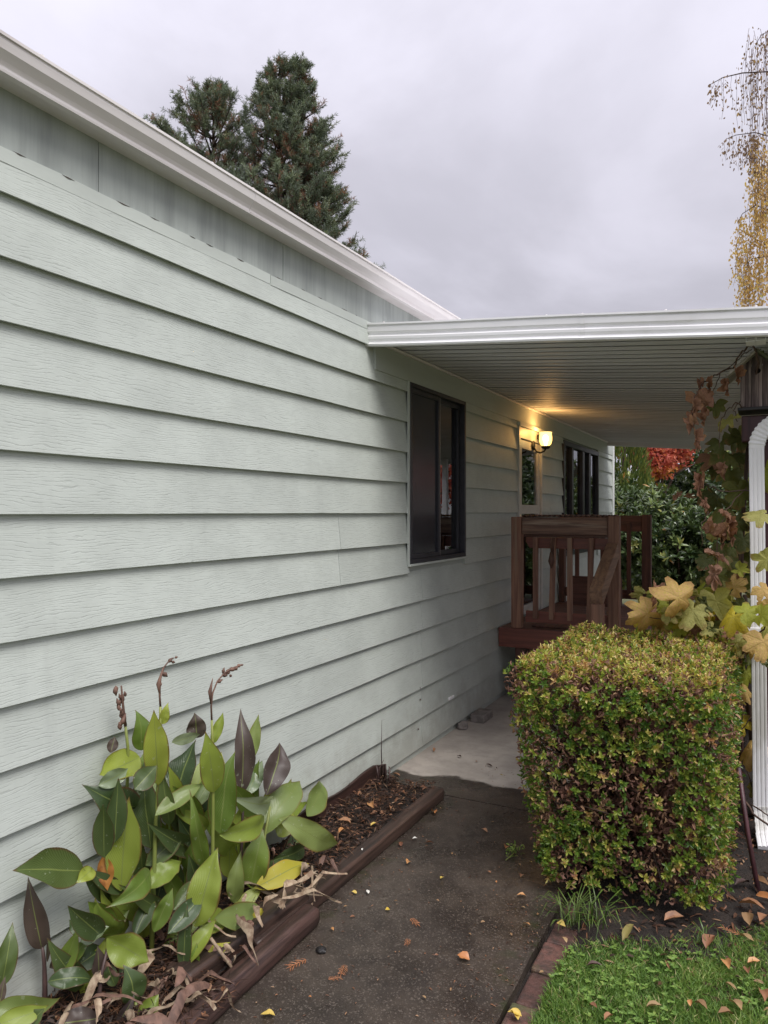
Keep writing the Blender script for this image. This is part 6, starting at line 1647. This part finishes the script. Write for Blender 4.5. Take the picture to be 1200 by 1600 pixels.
# cedar sprigs: flat branched rusty twigs
M['cedar'] = leafmat('cedar_sprig', [(0, (.36, .13, .05)), (1, (.48, .21, .09))], .05, .6, objrand=False)
def cedar(u, v, px, label, z=.006):
    p = P(u, v, z=z); s = px * (p - Vector((CAM_X, 0, CAM_H))).dot(Vector((-ST, CT, 0))) / F_PX
    a0 = R.uniform(0, 6.28); PT, DD = [], []
    for i in range(6):
        k = i / 5; q = p + Vector((math.cos(a0), math.sin(a0), 0)) * s * (k - .5)
        for sg in (-1, 1):
            PT.append(tuple(q)); DD.append((math.cos(a0 + sg * .8), math.sin(a0 + sg * .8), R.uniform(0, .25)))
        PT.append(tuple(q)); DD.append((math.cos(a0), math.sin(a0), .1))
    n = len(PT); o = leaf_cloud('cedar_sprig', PT, DD, np.tile([0, 0, 1.], (n, 1)) + rvec(n) * .3, s * NR.uniform(.22, .6, n), s * .05, NR.random(n), M['cedar'], None)
    tag(o, label, 'cedar sprig', 'rusty cedar sprigs')
for (x, y, px, lab) in [(645, 1018, 18, 'rusty cedar sprig in the middle of the near path'), (175, 1188, 27, 'largest branched rusty cedar sprig beside the round timber'), (355, 1212, 20, 'rusty cedar sprig right of the largest one'), (315, 1252, 16, 'thin orange cedar sprig below the others near the timber'), (618, 1100, 13, 'small rusty cedar sprig left of the large orange leaf')]:
    u, v = cx6(x, y); cedar(u, v, px, lab)
u, v = cx8(1048, 290); cedar(u, v, 22, 'rusty cedar sprig on the soil between brown leaves', .02)
LG = 'leaves fallen on the lawn and soil'
for (x, y, px, mk, lab, asp) in [
  (120, 650, 22, 'f_yellow', 'bright yellow leaf at the lower end of the brick row', .6), (715, 615, 24, 'f_tan', 'pale cream leaf standing in the lawn grass', .55), (1025, 435, 27, 'f_orange', 'curled orange tan leaf on the upper lawn', .6),
  (1115, 465, 20, 'f_brown', 'rust brown leaf right of the curled orange leaf', .6), (1042, 530, 24, 'f_tan', 'narrow tan leaf below the curled orange leaf', .35), (915, 615, 24, 'f_tan', 'tan leaf half sunk in the lower lawn grass', .55),
  (1065, 615, 28, 'f_tan', 'broad tan leaf low on the right lawn', .65), (1020, 648, 26, 'f_tan', 'pale tan leaf lowest on the right lawn', .6), (1180, 570, 34, 'f_brown', 'brown leaf at the right picture edge on the lawn', .5),
  (462, 440, 24, 'f_dark', 'dark shrivelled leaf among the clover', .45), (1140, 425, 20, 'f_orange', 'orange leaf above the rust brown one on the lawn', .6), (605, 305, 46, 'f_olive', 'long olive brown leaf between soil and lawn', .28),
  (800, 240, 34, 'f_brown', 'brown leaf on the soil under the hedge front', .5), (955, 345, 36, 'f_brown', 'large tan brown leaf at the border of lawn and soil', .5), (1110, 325, 24, 'f_tan', 'tan leaf on dark soil above the lawn', .6),
  (1130, 190, 38, 'f_brown', 'large upturned brown leaf in the right soil pile', .5), (1115, 240, 36, 'f_tan', 'tan curled leaf in front of the upturned brown leaf', .5), (1180, 240, 34, 'f_brown', 'brown leaf beside the tan curled leaf at right', .5), (1188, 155, 30, 'f_orange', 'orange brown leaf at the right picture edge on soil', .5),
  (1090, 90, 30, 'f_dark', 'dark wet leaf beside the leaning stake', .5), (320, 265, 18, 'f_yellow', 'yellow leaf tucked beside the tall grass tuft', .6), (455, 615, 16, 'f_brown', 'small brown leaf in the left lawn grass', .6), (520, 665, 24, 'f_brown', 'reddish brown leaf at the lower middle lawn', .5),
  (1170, 90, 30, 'f_tan', 'pale brown leaf on soil near the downspout foot', .5), (330, 330, 14, 'f_tan', 'small tan leaf where bricks meet the soil', .6), (235, 470, 9, 'f_tan', 'tiny tan leaf on a red brick', .6), (870, 600, 14, 'f_orange', 'small orange leaf left of the sunken tan leaf', .6)]:
    u, v = cx8(x, y); fallen(u, v, px, mk, lab, z=.022 if u > 850 else .004, asp=asp, curl=.35, group=LG)
for (x, y, z, mk, px, lab) in [(470, 550, .09, 'f_orange', 22, 'orange brown leaf on the mulch near the bed end'), (480, 628, .08, 'f_yellow', 11, 'small yellow leaf on the dark mulch'), (350, 655, .085, 'f_orange', 20, 'long orange leaf on the mulch beside the cannas'), (550, 560, .085, 'f_brown', 13, 'brown leaf at the far end of the mulch bed'), (360, 615, .085, 'f_brown', 22, 'rust brown leaf on the mulch by the leaning board')]:
    u, v = cx6(x, y); fallen(u, v, px, mk, lab, z=z, asp=.5, curl=.4, group='leaves on the mulch bed')

# unseen vine screen added along the open awning side to block light
for i in range(110):
    y = R.uniform(4.75, 8.0); x = R.uniform(2.36, 2.62) + .02 * (y - 4.7); z = R.uniform(.2, 2.25)
    o = link('leaf', leaf_mesh('f' if R.random() < .75 else 'c', R.randrange(5), R.choice(('grape', 'grape', 'grape', 'grapeolive', 'grapebrown'))), vine)
    k = R.uniform(.10, .17)
    o.matrix_local = Matrix.Translation(Vector((x, y, z)) - origin(vine)) @ Vector((R.gauss(1, .4), R.gauss(0, .5), R.gauss(.3, .4))).to_track_quat('Z', 'Y').to_matrix().to_4x4() @ Matrix.Rotation(R.uniform(0, 6.28), 4, 'Z') @ Matrix.Diagonal((k, k, k, 1))
for yy in (5.4, 6.4, 7.4):
    MB().tube([(2.45, yy, -.1), (2.46, yy + .1, 1.0), (2.48, yy - .1, 2.2)], .012, 6).build('cane', M['vinewood'], vine)

# fine litter and grit lying on the wet path, thicker along its edges
n = 900
ex = NR.random(n)
px_ = np.where(ex < .45, 1.355 - np.abs(NR.normal(size=n)) * .12, np.where(ex < .65, .50 + np.abs(NR.normal(size=n)) * .10, NR.uniform(.5, 1.35, n)))
lp_ = np.stack([np.clip(px_, .49, 1.352), NR.uniform(1.6, 4.6, n), np.full(n, .003)], 1)
lp_ = lp_[~((lp_[:, 0] < .58) & (lp_[:, 1] < 2.6))]; n = len(lp_)
dd = rvec(n); dd[:, 2] = np.abs(dd[:, 2]) * .12; nu_ = rvec(n) * .25; nu_[:, 2] += 1
o = leaf_cloud('path_litter', lp_, dd, nu_, NR.uniform(.004, .018, n), NR.uniform(.002, .006, n), NR.random(n) ** .7, M['mulch'], None, 'stuff', fold=.3)
o['label'] = 'fine twigs and leaf grit on the wet path'
